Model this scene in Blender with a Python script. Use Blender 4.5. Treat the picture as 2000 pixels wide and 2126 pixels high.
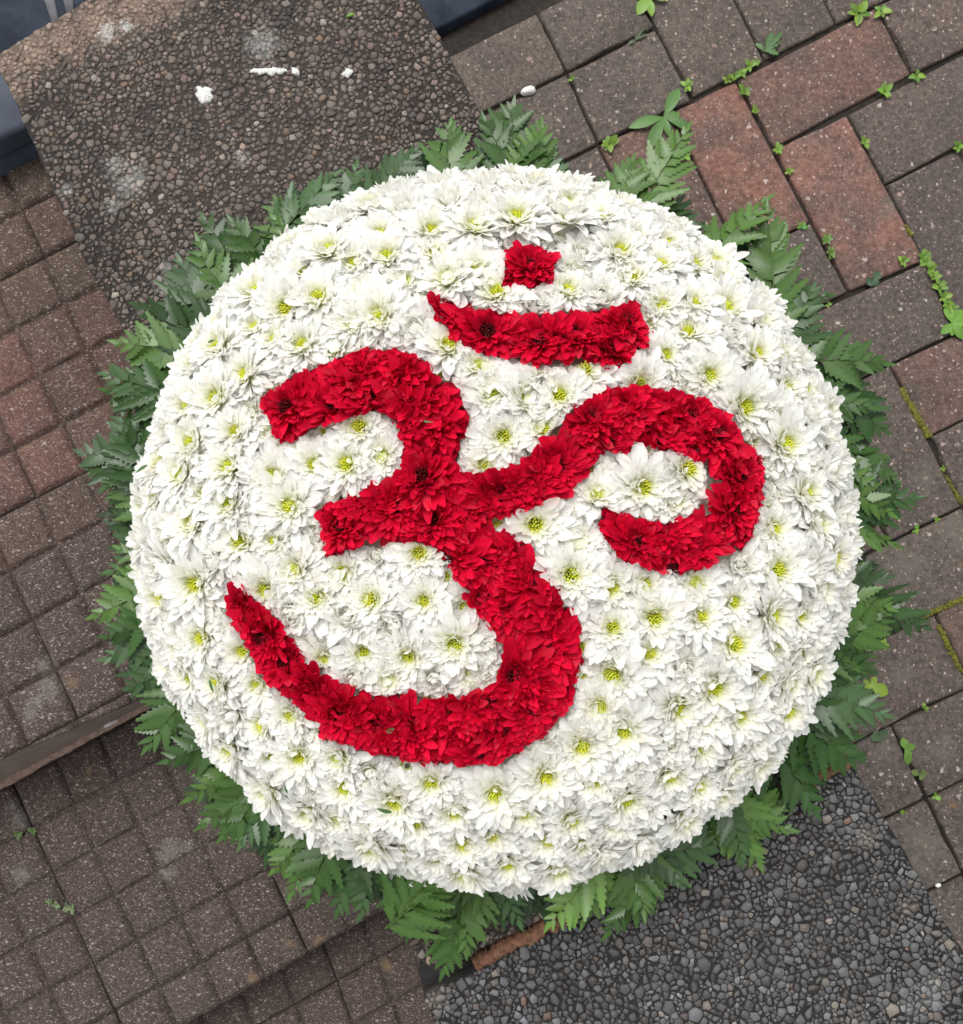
import bpy, math, random
import numpy as np
from mathutils import Vector, Matrix

random.seed(7)
rng = np.random.default_rng(11)
scene = bpy.context.scene
for o in list(bpy.data.objects):
    bpy.data.objects.remove(o)

# ------------------------------------------------------------------ camera, sky, sun, exposure
CAM_H, TILT = 0.75, math.radians(4.0)
FPX, PCX, PCY = 1926.0, 1000.0, 1063.0          # focal length and centre in photo pixels (2000 x 2126)
cam_d = bpy.data.cameras.new('camera')
cam_d.sensor_width = 36.0
cam_d.lens = 36.0 * FPX / 2126.0
cam_d.clip_start = 0.01
cam_d.clip_end = 200.0
cam_d.dof.use_dof = True
cam_d.dof.focus_distance = 0.66
cam_d.dof.aperture_fstop = 22.0
cam = bpy.data.objects.new('camera', cam_d)
scene.collection.objects.link(cam)
cam.location = (0, 0, CAM_H)
cam.rotation_euler = (TILT, 0, 0)
scene.camera = cam

SUN_EL, SUN_AZ = math.radians(62), math.radians(335)   # azimuth clockwise from +Y
world = bpy.data.worlds.new('World')
scene.world = world
world.use_nodes = True
wn = world.node_tree
bgn = wn.nodes['Background']
sky = wn.nodes.new('ShaderNodeTexSky')
sky.sky_type = 'NISHITA'
sky.sun_disc = False
sky.sun_elevation = SUN_EL
sky.sun_rotation = SUN_AZ
sky.air_density = 1.0
sky.dust_density = 4.0
sky.ozone_density = 1.0
hs = wn.nodes.new('ShaderNodeHueSaturation')
hs.inputs['Saturation'].default_value = 0.05        # overcast: a white-grey sky
wn.links.new(sky.outputs[0], hs.inputs['Color'])
wn.links.new(hs.outputs[0], bgn.inputs[0])
bgn.inputs[1].default_value = 0.15

sun_d = bpy.data.lights.new('sun', 'SUN')
sun_d.energy = 1.1
sun_d.angle = math.radians(28)
sun_d.color = (1.0, 0.97, 0.93)
sun = bpy.data.objects.new('sun', sun_d)
scene.collection.objects.link(sun)
sd = Vector((math.sin(SUN_AZ) * math.cos(SUN_EL), math.cos(SUN_AZ) * math.cos(SUN_EL), math.sin(SUN_EL)))
sun.rotation_euler = sd.to_track_quat('Z', 'Y').to_euler()

scene.view_settings.view_transform = 'Standard'
scene.view_settings.look = 'None'
scene.view_settings.gamma = 1.0
scene.view_settings.use_curve_mapping = False
scene.view_settings.exposure = 0.62
scene.cycles.max_bounces = 8
scene.cycles.diffuse_bounces = 6
scene.cycles.glossy_bounces = 2
scene.cycles.transmission_bounces = 6
scene.cycles.caustics_reflective = False
scene.cycles.caustics_refractive = False
scene.cycles.adaptive_threshold = 0.04
scene.render.resolution_x, scene.render.resolution_y = 963, 1024

# ------------------------------------------------------------------ helpers
V = 2000.0 / 1870.0                                   # survey sketch scale -> photo pixels
CT, ST = math.cos(TILT), math.sin(TILT)

def ray(px, py):
    x = (px - PCX) / FPX
    y = -(py - PCY) / FPX
    return np.array([x, y * CT + ST, y * ST - CT])

def at(px, py, z):
    d = ray(px, py)
    t = (z - CAM_H) / d[2]
    return np.array([d[0] * t, d[1] * t, z])

def proj(P):
    P = np.asarray(P, float)
    x = P[..., 0]; y = P[..., 1]; z = P[..., 2] - CAM_H
    yc = y * CT + z * ST
    zc = -y * ST + z * CT
    return np.stack([PCX + FPX * x / -zc, PCY - FPX * yc / -zc], -1)

def link(o):
    scene.collection.objects.link(o)
    return o

def tag(o, label=None, cat=None, group=None, kind=None):
    if label: o['label'] = label
    if cat: o['category'] = cat
    if group: o['group'] = group
    if kind: o['kind'] = kind
    return o

def empty(name, loc):
    o = bpy.data.objects.new(name, None)
    o.location = loc
    o.empty_display_size = 0.02
    return link(o)

def mesh_np(name, verts, faces, mat=None, col=None, smooth=False):
    """verts (n,3); faces: (m,k) array or a list of lists"""
    me = bpy.data.meshes.new(name)
    verts = np.asarray(verts, np.float32)
    me.vertices.add(len(verts))
    me.vertices.foreach_set('co', verts.ravel())
    if isinstance(faces, np.ndarray):
        m, k = faces.shape
        loops = faces.astype(np.int32).ravel()
        starts = np.arange(0, m * k, k, dtype=np.int32)
        tot = np.full(m, k, np.int32)
    else:
        tot = np.array([len(f) for f in faces], np.int32)
        loops = np.array([i for f in faces for i in f], np.int32)
        starts = np.concatenate([[0], np.cumsum(tot)[:-1]]).astype(np.int32)
        m = len(faces)
    me.loops.add(len(loops))
    me.loops.foreach_set('vertex_index', loops)
    me.polygons.add(m)
    me.polygons.foreach_set('loop_start', starts)
    me.polygons.foreach_set('loop_total', tot)
    if smooth:
        me.polygons.foreach_set('use_smooth', np.ones(m, bool))
    if col is not None:
        col = np.asarray(col, np.float32)
        if col.shape[1] == 3:
            col = np.c_[col, np.ones(len(col), np.float32)]
        a = me.attributes.new('Col', 'FLOAT_COLOR', 'POINT')
        a.data.foreach_set('color', col.astype(np.float32).ravel())
    me.update(calc_edges=True)
    me.validate()
    if mat: me.materials.append(mat)
    return me

def obj(name, me, parent=None, loc=(0, 0, 0)):
    o = bpy.data.objects.new(name, me)
    o.location = loc
    if parent: o.parent = parent
    return link(o)

def rel(P, root):
    return Vector(P) - root.location

# ------------------------------------------------------------------ material helpers
class NT:
    def __init__(s, name):
        s.m = bpy.data.materials.new(name)
        s.m.use_nodes = True
        s.t = s.m.node_tree
        s.b = s.t.nodes['Principled BSDF']
        s.out = s.t.nodes['Material Output']
    def n(s, typ, **kw):
        nd = s.t.nodes.new('ShaderNode' + typ)
        for k, v in kw.items():
            if k.startswith('_'): setattr(nd, k[1:], v)
        for k, v in kw.items():
            if k.startswith('_'): continue
            key = int(k[1:]) if k[0] == 'i' and k[1:].isdigit() else k.replace('__', ' ')
            s.set(nd.inputs[key], v)
        return nd
    def set(s, sock, v):
        if isinstance(v, bpy.types.NodeSocket): s.t.links.new(v, sock)
        elif isinstance(v, bpy.types.Node): s.t.links.new(v.outputs[0], sock)
        else:
            if sock.type == 'RGBA' and len(v) == 3: v = (*v, 1)
            sock.default_value = v
    def mix(s, f, a, b, mode='MIX'):
        nd = s.t.nodes.new('ShaderNodeMix'); nd.data_type = 'RGBA'; nd.blend_type = mode
        s.set(nd.inputs[0], f); s.set(nd.inputs[6], a); s.set(nd.inputs[7], b)
        return nd.outputs[2]
    def math(s, op, a, b=0.0, clamp=False):
        nd = s.t.nodes.new('ShaderNodeMath'); nd.operation = op; nd.use_clamp = clamp
        s.set(nd.inputs[0], a); s.set(nd.inputs[1], b)
        return nd.outputs[0]
    def ramp(s, f, lo, hi):
        nd = s.t.nodes.new('ShaderNodeMapRange'); nd.clamp = True
        s.set(nd.inputs[0], f); nd.inputs[1].default_value = lo; nd.inputs[2].default_value = hi
        return nd.outputs[0]
    def pos(s):
        return s.n('NewGeometry').outputs['Position']
    def noise(s, vec, scale, detail=4, rough=0.6):
        nd = s.n('TexNoise', Scale=scale, Detail=float(detail), Roughness=rough)
        s.set(nd.inputs['Vector'], vec)
        return nd.outputs[0]
    def voro(s, vec, scale, feature='F1'):
        nd = s.n('TexVoronoi', _feature=feature, Scale=scale)
        s.set(nd.inputs['Vector'], vec)
        return nd
    def bump(s, h, strength, dist):
        nd = s.n('Bump', Strength=strength, Distance=dist, Height=h)
        s.t.links.new(nd.outputs[0], s.b.inputs['Normal'])
    def patches(s, colr, pos, pts, tint, nscale=90.0, strength=0.8):
        """lichen / stain spots with a ragged outline; pts = [(world xyz, radius)]"""
        nz = s.noise(pos, nscale, 7, 0.8)
        total = None
        for c, r in pts:
            d = s.n('VectorMath', _operation='DISTANCE'); s.set(d.inputs[0], pos); d.inputs[1].default_value = tuple(c)
            q = s.math('ADD', s.math('DIVIDE', d.outputs['Value'], r), s.math('MULTIPLY', nz, 3.2))
            v = s.ramp(q, 2.35, 1.75)
            total = v if total is None else s.math('MAXIMUM', total, v)
        grain = s.ramp(s.noise(pos, 650, 3, 0.8), 0.36, 0.62)
        total = s.math('MULTIPLY', total, s.math('ADD', 0.35, s.math('MULTIPLY', grain, 0.65)))
        return s.mix(s.math('MULTIPLY', total, strength), colr, tint)

def vp(x, y, z):                                       # sketch coordinates -> world
    return at(x * V, y * V, z)

Z_SLAB, Z_SLAB2 = 0.0, -0.022
Z_PAVE = -0.46
Z_T = (-0.137, -0.26, -0.34)

# ---- petals (pigment from the vertex colour, thin and slightly translucent)
def petal_material(name, trans, rough, spec):
    k = NT(name)
    c = k.n('VertexColor', _layer_name='Col')
    k.set(k.b.inputs['Base Color'], c.outputs[0])
    k.b.inputs['Roughness'].default_value = rough
    k.b.inputs['Specular IOR Level'].default_value = spec
    tr = k.n('BsdfTranslucent'); k.set(tr.inputs[0], c.outputs[0])
    mx = k.t.nodes.new('ShaderNodeMixShader'); mx.inputs[0].default_value = trans
    k.t.links.new(k.b.outputs[0], mx.inputs[1]); k.t.links.new(tr.outputs[0], mx.inputs[2])
    k.t.links.new(mx.outputs[0], k.out.inputs[0])
    return k.m

M_WHITE = petal_material('white_petal', 0.56, 0.55, 0.3)
M_RED = petal_material('red_petal', 0.30, 0.6, 0.14)
M_CENTER = petal_material('flower_center', 0.1, 0.6, 0.2)
M_FERN = petal_material('fern_leaf', 0.15, 0.36, 0.38)
M_WEED = petal_material('weed_leaf', 0.22, 0.45, 0.4)

k = NT('foam')
k.set(k.b.inputs['Base Color'], (0.62, 0.64, 0.52)); k.b.inputs['Roughness'].default_value = 0.95
k.bump(k.noise(k.pos(), 900), 0.4, 0.001)
M_FOAM = k.m

# ---- block paving on the right
def brick_material():
    k = NT('weathered_block')
    p = k.pos()
    oi = k.n('ObjectInfo')
    base = oi.outputs['Color']
    off = k.n('VectorMath', _operation='ADD'); k.set(off.inputs[0], p)
    sc = k.n('VectorMath', _operation='SCALE'); sc.inputs[0].default_value = (7, 3, 5); k.set(sc.inputs['Scale'], oi.outputs['Random'])
    k.set(off.inputs[1], sc.outputs[0])
    q = off.outputs[0]
    big = k.noise(q, 14, 5, 0.65)
    c = k.mix(k.ramp(big, 0.38, 0.66), base, k.mix(0.75, base, (0.062, 0.052, 0.046)))
    grime = k.noise(q, 34, 6, 0.7)
    c = k.mix(k.math('MULTIPLY', k.ramp(k.noise(q, 23, 6, 0.75), 0.52, 0.68), 0.6), c, k.mix(0.55, c, (0.23, 0.19, 0.16)))
    c = k.mix(k.ramp(grime, 0.45, 0.75), c, k.mix(0.55, c, (0.030, 0.027, 0.026)))
    gr2 = k.noise(q, 165, 5, 0.8)
    c = k.mix(k.ramp(gr2, 0.38, 0.64), k.mix(0.62, c, (0.014, 0.012, 0.011)), k.mix(0.26, c, (0.28, 0.22, 0.19)))
    fine = k.noise(q, 430, 4, 0.8)
    c = k.mix(k.math('MULTIPLY', k.ramp(fine, 0.35, 0.7), 0.55), c, k.mix(0.5, c, (0.17, 0.145, 0.13)))
    c = k.mix(k.ramp(k.noise(q, 300, 3, 0.7), 0.60, 0.70), c, k.mix(0.6, c, (0.02, 0.018, 0.018)))
    # aggregate flecks of three sizes
    for scl, thr, sel, tint in ((95, 0.30, 0.76, (0.50, 0.45, 0.41)), (175, 0.32, 0.62, (0.52, 0.44, 0.39)), (310, 0.36, 0.50, (0.36, 0.29, 0.25))):
        w = k.n('VectorMath', _operation='ADD'); k.set(w.inputs[0], q)
        wob = k.n('TexNoise', Scale=scl * 1.6, Detail=2.0); k.set(wob.inputs['Vector'], q)
        ws = k.n('VectorMath', _operation='SCALE'); k.set(ws.inputs[0], wob.outputs['Color']); ws.inputs['Scale'].default_value = 0.9 / scl
        k.set(w.inputs[1], ws.outputs[0])
        v = k.voro(w.outputs[0], scl)
        sp = k.n('SeparateColor'); k.set(sp.inputs[0], v.outputs['Color'])
        pick = k.ramp(sp.outputs[0], sel, sel + 0.03)
        size = k.math('MULTIPLY', sp.outputs[1], thr)
        inside = k.ramp(k.math('SUBTRACT', v.outputs['Distance'], size), 0.035, -0.02)
        msk = k.math('MULTIPLY', inside, pick)
        pc = k.mix(sp.outputs[2], k.mix(sp.outputs[1], (0.20, 0.21, 0.22), (0.30, 0.19, 0.14)), tint)
        c = k.mix(k.math('MULTIPLY', msk, 0.85), c, pc)
    spots = [(at(1918, 992, Z_PAVE), 0.030), (at(1870, 1400, Z_PAVE), 0.028), (at(1838, 1555, Z_PAVE), 0.028),
             (at(1960, 1555, Z_PAVE), 0.032), (at(1915, 1760, Z_PAVE), 0.05), (at(1850, 430, Z_PAVE), 0.024),
             (at(1990, 1110, Z_PAVE), 0.05), (at(1880, 1175, Z_PAVE), 0.04), (at(1790, 1230, Z_PAVE), 0.03)]
    c = k.patches(c, p, spots, (0.150, 0.135, 0.112), 70, 0.75)
    rust = [(at(1981, 1673, Z_PAVE), 0.008), (at(1880, 935, Z_PAVE), 0.004), (at(1994, 1175, Z_PAVE), 0.006)]
    c = k.patches(c, p, rust, (0.30, 0.15, 0.05), 160, 0.8)
    tan = [(at(950 + i * 27, 78 - i * 13, Z_PAVE), 0.017) for i in range(7)]
    c = k.patches(c, p, tan, (0.20, 0.135, 0.075), 120, 0.8)
    k.set(k.b.inputs['Base Color'], c)
    k.b.inputs['Roughness'].default_value = 0.82
    k.b.inputs['Specular IOR Level'].default_value = 0.25
    h = k.math('ADD', k.math('MULTIPLY', fine, 0.8), k.math('MULTIPLY', gr2, 1.2))
    k.bump(h, 0.9, 0.0024)
    return k.m
M_BRICK = brick_material()

# ---- panelled step tiles on the left
def tile_material():
    k = NT('panelled_tile')
    p = k.pos()
    base = k.n('ObjectInfo').outputs['Color']
    big = k.noise(p, 11, 5, 0.6)
    c = k.mix(k.ramp(big, 0.40, 0.64), base, k.mix(0.40, base, (0.060, 0.046, 0.041)))
    gr = k.noise(p, 60, 6, 0.7)
    c = k.mix(k.ramp(gr, 0.48, 0.75), c, k.mix(0.5, c, (0.020, 0.016, 0.015)))
    c = k.mix(k.math('MULTIPLY', k.ramp(k.noise(p, 33, 5, 0.75), 0.5, 0.7), 0.6), c, k.mix(0.6, c, (0.20, 0.165, 0.145)))
    gr2 = k.noise(p, 230, 5, 0.8)
    c = k.mix(k.ramp(gr2, 0.38, 0.64), k.mix(0.62, c, (0.012, 0.009, 0.008)), k.mix(0.26, c, (0.28, 0.205, 0.175)))
    fine = k.noise(p, 620, 4, 0.8)
    c = k.mix(k.ramp(fine, 0.35, 0.68), k.mix(0.6, c, (0.010, 0.008, 0.008)), k.mix(0.38, c, (0.20, 0.15, 0.13)))
    for scl, sel, tint in ((320, 0.66, (0.60, 0.50, 0.44)), (560, 0.56, (0.52, 0.40, 0.35)), (185, 0.88, (0.50, 0.46, 0.42))):
        st = k.n('Mapping'); st.inputs['Scale'].default_value = (1.0, 1.7, 1.0); st.inputs['Rotation'].default_value = (0, 0, 0.9)
        k.set(st.inputs['Vector'], p)
        v = k.voro(st.outputs[0], scl)
        sp = k.n('SeparateColor'); k.set(sp.inputs[0], v.outputs['Color'])
        msk = k.math('MULTIPLY', k.ramp(v.outputs['Distance'], 0.42, 0.24), k.ramp(sp.outputs[0], sel, sel + 0.04))
        c = k.mix(k.math('MULTIPLY', msk, 0.75), c, k.mix(sp.outputs[1], (0.16, 0.12, 0.11), tint))
    z0, z1, z2 = Z_T
    lich = [(at(95, 1385, z0), 0.016), (at(105, 1430, z0), 0.022), (at(75, 1455, z0), 0.016), (at(62, 1480, z0), 0.012),
            (at(355, 1770, z1), 0.022), (at(390, 1760, z1), 0.014), (at(345, 1815, z1), 0.016), (at(45, 1815, z1), 0.018),
            (at(40, 1700, z1), 0.018), (at(25, 1675, z1), 0.012)]
    c = k.patches(c, p, lich, (0.27, 0.26, 0.24), 190, 0.65)
    ochre = [(at(526, 2032, z1), 0.012), (at(662, 1952, z1), 0.011), (at(800, 2005, z2), 0.014), (at(600, 1958, z1), 0.008),
             (at(150, 1420, z0), 0.008), (at(188, 1600, z1), 0.007)]
    c = k.patches(c, p, ochre, (0.30, 0.20, 0.11), 170, 0.7)
    k.set(k.b.inputs['Base Color'], c)
    k.b.inputs['Roughness'].default_value = 0.85
    k.b.inputs['Specular IOR Level'].default_value = 0.22
    k.bump(k.math('ADD', fine, k.math('MULTIPLY', gr2, 1.3)), 0.95, 0.0024)
    return k.m
M_TILE = tile_material()

def plain(name, c0, c1, scale, rough=0.9, bump=0.5, bscale=700, dist=0.0015, patches=()):
    k = NT(name); p = k.pos()
    c = k.mix(k.ramp(k.noise(p, scale, 6, 0.7), 0.35, 0.68), c0, c1)
    for pts, tint, ns, stg in patches: c = k.patches(c, p, pts, tint, ns, stg)
    k.set(k.b.inputs['Base Color'], c); k.b.inputs['Roughness'].default_value = rough
    k.b.inputs['Specular IOR Level'].default_value = 0.25
    k.bump(k.noise(p, bscale, 4, 0.7), bump, dist)
    return k.m
M_SOIL = plain('joint_soil', (0.012, 0.010, 0.009), (0.035, 0.028, 0.022), 120)
M_RISER = plain('step_riser', (0.19, 0.152, 0.132), (0.30, 0.235, 0.200), 45, bscale=300)
M_MORTAR = plain('pink_mortar', (0.22, 0.15, 0.12), (0.44, 0.31, 0.25), 160, bscale=420, dist=0.003)
M_RUSTM = plain('rusty_bedding', (0.075, 0.035, 0.020), (0.25, 0.13, 0.080), 210, bscale=380, dist=0.004)
M_GAP = plain('dark_gap', (0.006, 0.006, 0.006), (0.03, 0.028, 0.026), 90, bscale=200, dist=0.004)
M_DROP = plain('dropping', (0.40, 0.40, 0.38), (0.74, 0.74, 0.72), 380, bscale=900)
M_PEBBLE = plain('pale_pebble', (0.62, 0.60, 0.56), (0.82, 0.80, 0.78), 200, rough=0.7)

LICHEN_A = [(at(265, 385, 0), 0.020), (at(240, 345, 0), 0.016), (at(285, 360, 0), 0.014), (at(235, 425, 0), 0.012),
            (at(545, 92, 0), 0.024), (at(500, 330, 0), 0.010), (at(345, 590, 0), 0.016), (at(350, 555, 0), 0.010), (at(140, 395, 0), 0.010)]
LICHEN_PALE = [(at(222, 66, 0), 0.013), (at(262, 55, 0), 0.009)]
TAN_A = [(at(20, 130, 0), 0.030), (at(70, 105, 0), 0.036), (at(130, 75, 0), 0.040), (at(200, 40, 0), 0.042), (at(280, 8, 0), 0.042),
         (at(350, -20, 0), 0.04), (at(25, 190, 0), 0.02)]

def stone_material(name, vcol, base0, base1, patches, rough=0.6, spec=0.28):
    k = NT(name); p = k.pos()
    if vcol: c = k.n('VertexColor', _layer_name='Col').outputs[0]
    else: c = k.mix(k.ramp(k.noise(p, 260, 5, 0.75), 0.35, 0.68), base0, base1)
    grit = None
    if not vcol:
        for scl, amt in ((330, 0.75), (620, 0.6)):
            v = k.voro(p, scl)
            sp = k.n('SeparateColor'); k.set(sp.inputs[0], v.outputs['Color'])
            gcol = k.mix(sp.outputs[1], tuple(x * 0.9 for x in base1), tuple(min(0.3, x * 2.6) for x in base1))
            msk = k.math('MULTIPLY', k.ramp(v.outputs['Distance'], 0.46, 0.34), k.ramp(sp.outputs[0], 0.38, 0.46))
            c = k.mix(k.math('MULTIPLY', msk, amt), c, gcol)
            h_ = k.math('MULTIPLY', msk, 1.0)
            grit = h_ if grit is None else k.math('MAXIMUM', grit, h_)
    f = k.noise(p, 900, 4, 0.75)
    c = k.mix(k.ramp(f, 0.35, 0.7), k.mix(0.45, c, (0.012, 0.011, 0.010)), k.mix(0.16 if vcol else 0.05, c, (0.30, 0.27, 0.25)))
    c = k.mix(k.ramp(k.noise(p, 13, 6, 0.72), 0.47, 0.66), c, k.mix(0.62, c, (0.014, 0.012, 0.012)))
    for pts, tint, ns, stg in patches: c = k.patches(c, p, pts, tint, ns, stg)
    k.set(k.b.inputs['Base Color'], c)
    k.b.inputs['Roughness'].default_value = rough
    k.b.inputs['Specular IOR Level'].default_value = spec
    if grit is None: k.bump(k.noise(p, 1500, 3, 0.7), 0.45, 0.0010)
    else: k.bump(k.math('ADD', grit, k.noise(p, 1500, 3, 0.7)), 0.8, 0.0012)
    return k.m
PA = ((TAN_A, (0.36, 0.255, 0.195), 130, 0.72), (LICHEN_A, (0.33, 0.33, 0.31), 210, 0.72), (LICHEN_PALE, (0.55, 0.55, 0.52), 200, 0.85))
M_STONE_A = stone_material('brown_aggregate', True, None, None, PA)
M_MATRIX_A = stone_material('brown_slab_matrix', False, (0.011, 0.0085, 0.0068), (0.056, 0.041, 0.031), PA)
PB = (([(at(1880, 1880, Z_SLAB2), 0.014), (at(1800, 1740, Z_SLAB2), 0.015), (at(905, 2075, Z_SLAB2), 0.016),
        (at(1560, 1800, Z_SLAB2), 0.012)], (0.24, 0.20, 0.155), 240, 0.5),
      ([(at(1935, 2060, Z_SLAB2), 0.022), (at(1890, 2090, Z_SLAB2), 0.015)], (0.30, 0.31, 0.30), 260, 0.4))
M_STONE_B = stone_material('grey_aggregate', True, None, None, PB, 0.45, 0.42)
M_MATRIX_B = stone_material('black_slab_matrix', False, (0.004, 0.004, 0.0045), (0.017, 0.0165, 0.017), PB)

def navy_material(name, ca, cb):
    k = NT(name); p = k.pos()
    c = k.mix(k.ramp(k.noise(p, 22, 5, 0.7), 0.4, 0.7), ca, cb)
    c = k.mix(k.ramp(k.noise(p, 380, 3, 0.7), 0.62, 0.78), c, (0.05, 0.055, 0.07))
    k.b.inputs['Specular IOR Level'].default_value = 0.12
    k.set(k.b.inputs['Base Color'], c)
    k.set(k.b.inputs['Roughness'], k.math('ADD', 0.45, k.math('MULTIPLY', k.noise(p, 60), 0.3)))
    k.bump(k.noise(p, 120, 3, 0.6), 0.15, 0.001)
    return k.m
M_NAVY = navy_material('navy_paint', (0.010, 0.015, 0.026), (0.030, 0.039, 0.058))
M_NAVY_LIT = navy_material('navy_paint_lit', (0.045, 0.053, 0.073), (0.070, 0.080, 0.105))  # light on the left block's top, put into a paler navy
M_STRIPE = plain('grey_stripe', (0.12, 0.125, 0.14), (0.20, 0.20, 0.21), 80, rough=0.6, bump=0.2)

def moss_material():
    k = NT('moss'); p = k.pos()
    c = k.mix(k.ramp(k.noise(p, 300, 4, 0.7), 0.35, 0.65), (0.035, 0.040, 0.006), (0.15, 0.14, 0.012))
    k.set(k.b.inputs['Base Color'], c); k.b.inputs['Roughness'].default_value = 0.95
    return k.m
M_MOSS = moss_material()

# ------------------------------------------------------------------ ground
def extrude_poly(pts, z0, z1):
    n = len(pts)
    v = [(p[0], p[1], z1) for p in pts] + [(p[0], p[1], z0) for p in pts]
    f = [list(range(n))] + [list(range(2 * n - 1, n - 1, -1))]
    f += [[i, i + n, (i + 1) % n + n, (i + 1) % n] for i in range(n)]
    return np.array(v), f

def ccw(pts):
    a = 0
    for i in range(len(pts)):
        x0, y0 = pts[i][:2]; x1, y1 = pts[(i + 1) % len(pts)][:2]
        a += x0 * y1 - x1 * y0
    return list(pts) if a > 0 else list(pts)[::-1]

gnd = obj('ground', mesh_np('ground', [(-40, -40, -0.52), (40, -40, -0.52), (40, 40, -0.52), (-40, 40, -0.52)], [[0, 1, 2, 3]], M_SOIL))
tag(gnd, kind='structure')

# ---- block paving
RED, GREY, DARK, BRN = (0.185, 0.092, 0.068), (0.124, 0.106, 0.088), (0.070, 0.056, 0.056), (0.095, 0.070, 0.060)
BRICKS = [
 ([(1390,232),(1528,167),(1684,462),(1540,530)], (0.30, 0.125, 0.092)), ([(1528,167),(1820,13),(1896,154),(1608,308)], (0.215,0.108,0.082)),
 ([(1608,308),(1759,237),(1923,541),(1764,606)], (0.275,0.120,0.092)), ([(1759,237),(2050,85),(2130,235),(1840,383)], (0.095,0.076,0.068)),
 ([(1840,383),(1990,308),(2150,615),(1990,690)], DARK), ([(1625,680),(1923,541),(1987,690),(1700,830)], (0.086,0.071,0.064)),
 ([(1388,604),(1684,462),(1764,606),(1470,750)], (0.09,0.072,0.064)), ([(1849,757),(2140,620),(2220,765),(1931,907)], (0.150,0.075,0.062)),
 ([(1700,832),(1849,757),(1999,1053),(1850,1127)], (0.078,0.062,0.056)), ([(1931,907),(2220,765),(2300,910),(1999,1053)], (0.085,0.062,0.056)),
 ([(1705,1200),(1999,1053),(2079,1204),(1785,1350)], (0.088,0.076,0.068)), ([(1650,1418),(1943,1273),(2018,1426),(1722,1570)], (0.085,0.066,0.058)),
 ([(1943,1273),(2240,1128),(2320,1280),(2018,1426)], (0.140,0.072,0.060)), ([(1853,1506),(2150,1361),(2225,1512),(1925,1658)], (0.072,0.060,0.055)),
 ([(1557,1651),(1853,1506),(1924,1658),(1628,1803)], (0.062,0.058,0.054)), ([(1632,1805),(1926,1660),(2002,1814),(1705,1960)], (0.080,0.075,0.066)),
 ([(1926,1660),(2225,1514),(2300,1668),(2002,1814)], (0.078,0.066,0.058)), ([(1708,1962),(2002,1816),(2078,1970),(1780,2116)], (0.064,0.060,0.056)),
 ([(2002,1816),(2300,1670),(2376,1824),(2078,1970)], (0.07,0.062,0.056)),
 ([(828,166),(1116,24),(1177,149),(890,291)], GREY), ([(1116,24),(1290,-64),(1361,55),(1177,149)], (0.112,0.098,0.086)),
 ([(1177,150),(1361,57),(1440,206),(1243,298)], (0.108,0.094,0.083)), ([(892,291),(1177,151),(1243,298),(950,445)], (0.112,0.097,0.084)),
 ([(1292,-70),(1452,-150),(1589,128),(1440,204)], (0.118,0.100,0.086)), ([(1452,-152),(1600,-226),(1737,51),(1589,126)], (0.10,0.085,0.074)),
 ([(1664,-92),(1800,-160),(1886,-22),(1738,52)], (0.092,0.076,0.068)), ([(1820,11),(2110,-132),(2184,12),(1897,153)], (0.115,0.085,0.075)),
 ([(1243,300),(1390,234),(1538,531),(1388,603)], (0.19,0.098,0.076)), ([(950,447),(1243,300),(1318,450),(1026,600)], (0.098,0.082,0.072)),
 ([(1470,752),(1625,680),(1700,830),(1545,905)], DARK), ([(1548,907),(1698,834),(1848,1126),(1702,1200)], BRN),
 ([(1560,1272),(1703,1202),(1783,1350),(1640,1424)], DARK), ([(1990,306),(2132,236),(2290,545),(2150,612)], DARK),
 ([(1897,155),(1990,110),(1990,110),(1897,155)], None),
]
pave = obj('pavement', mesh_np('pavement', *extrude_poly([(-0.9, -0.9), (1.6, -0.9), (1.6, 1.6), (-0.9, 1.6)], -0.515, Z_PAVE - 0.007), M_SOIL))
tag(pave, kind='structure')

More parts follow.
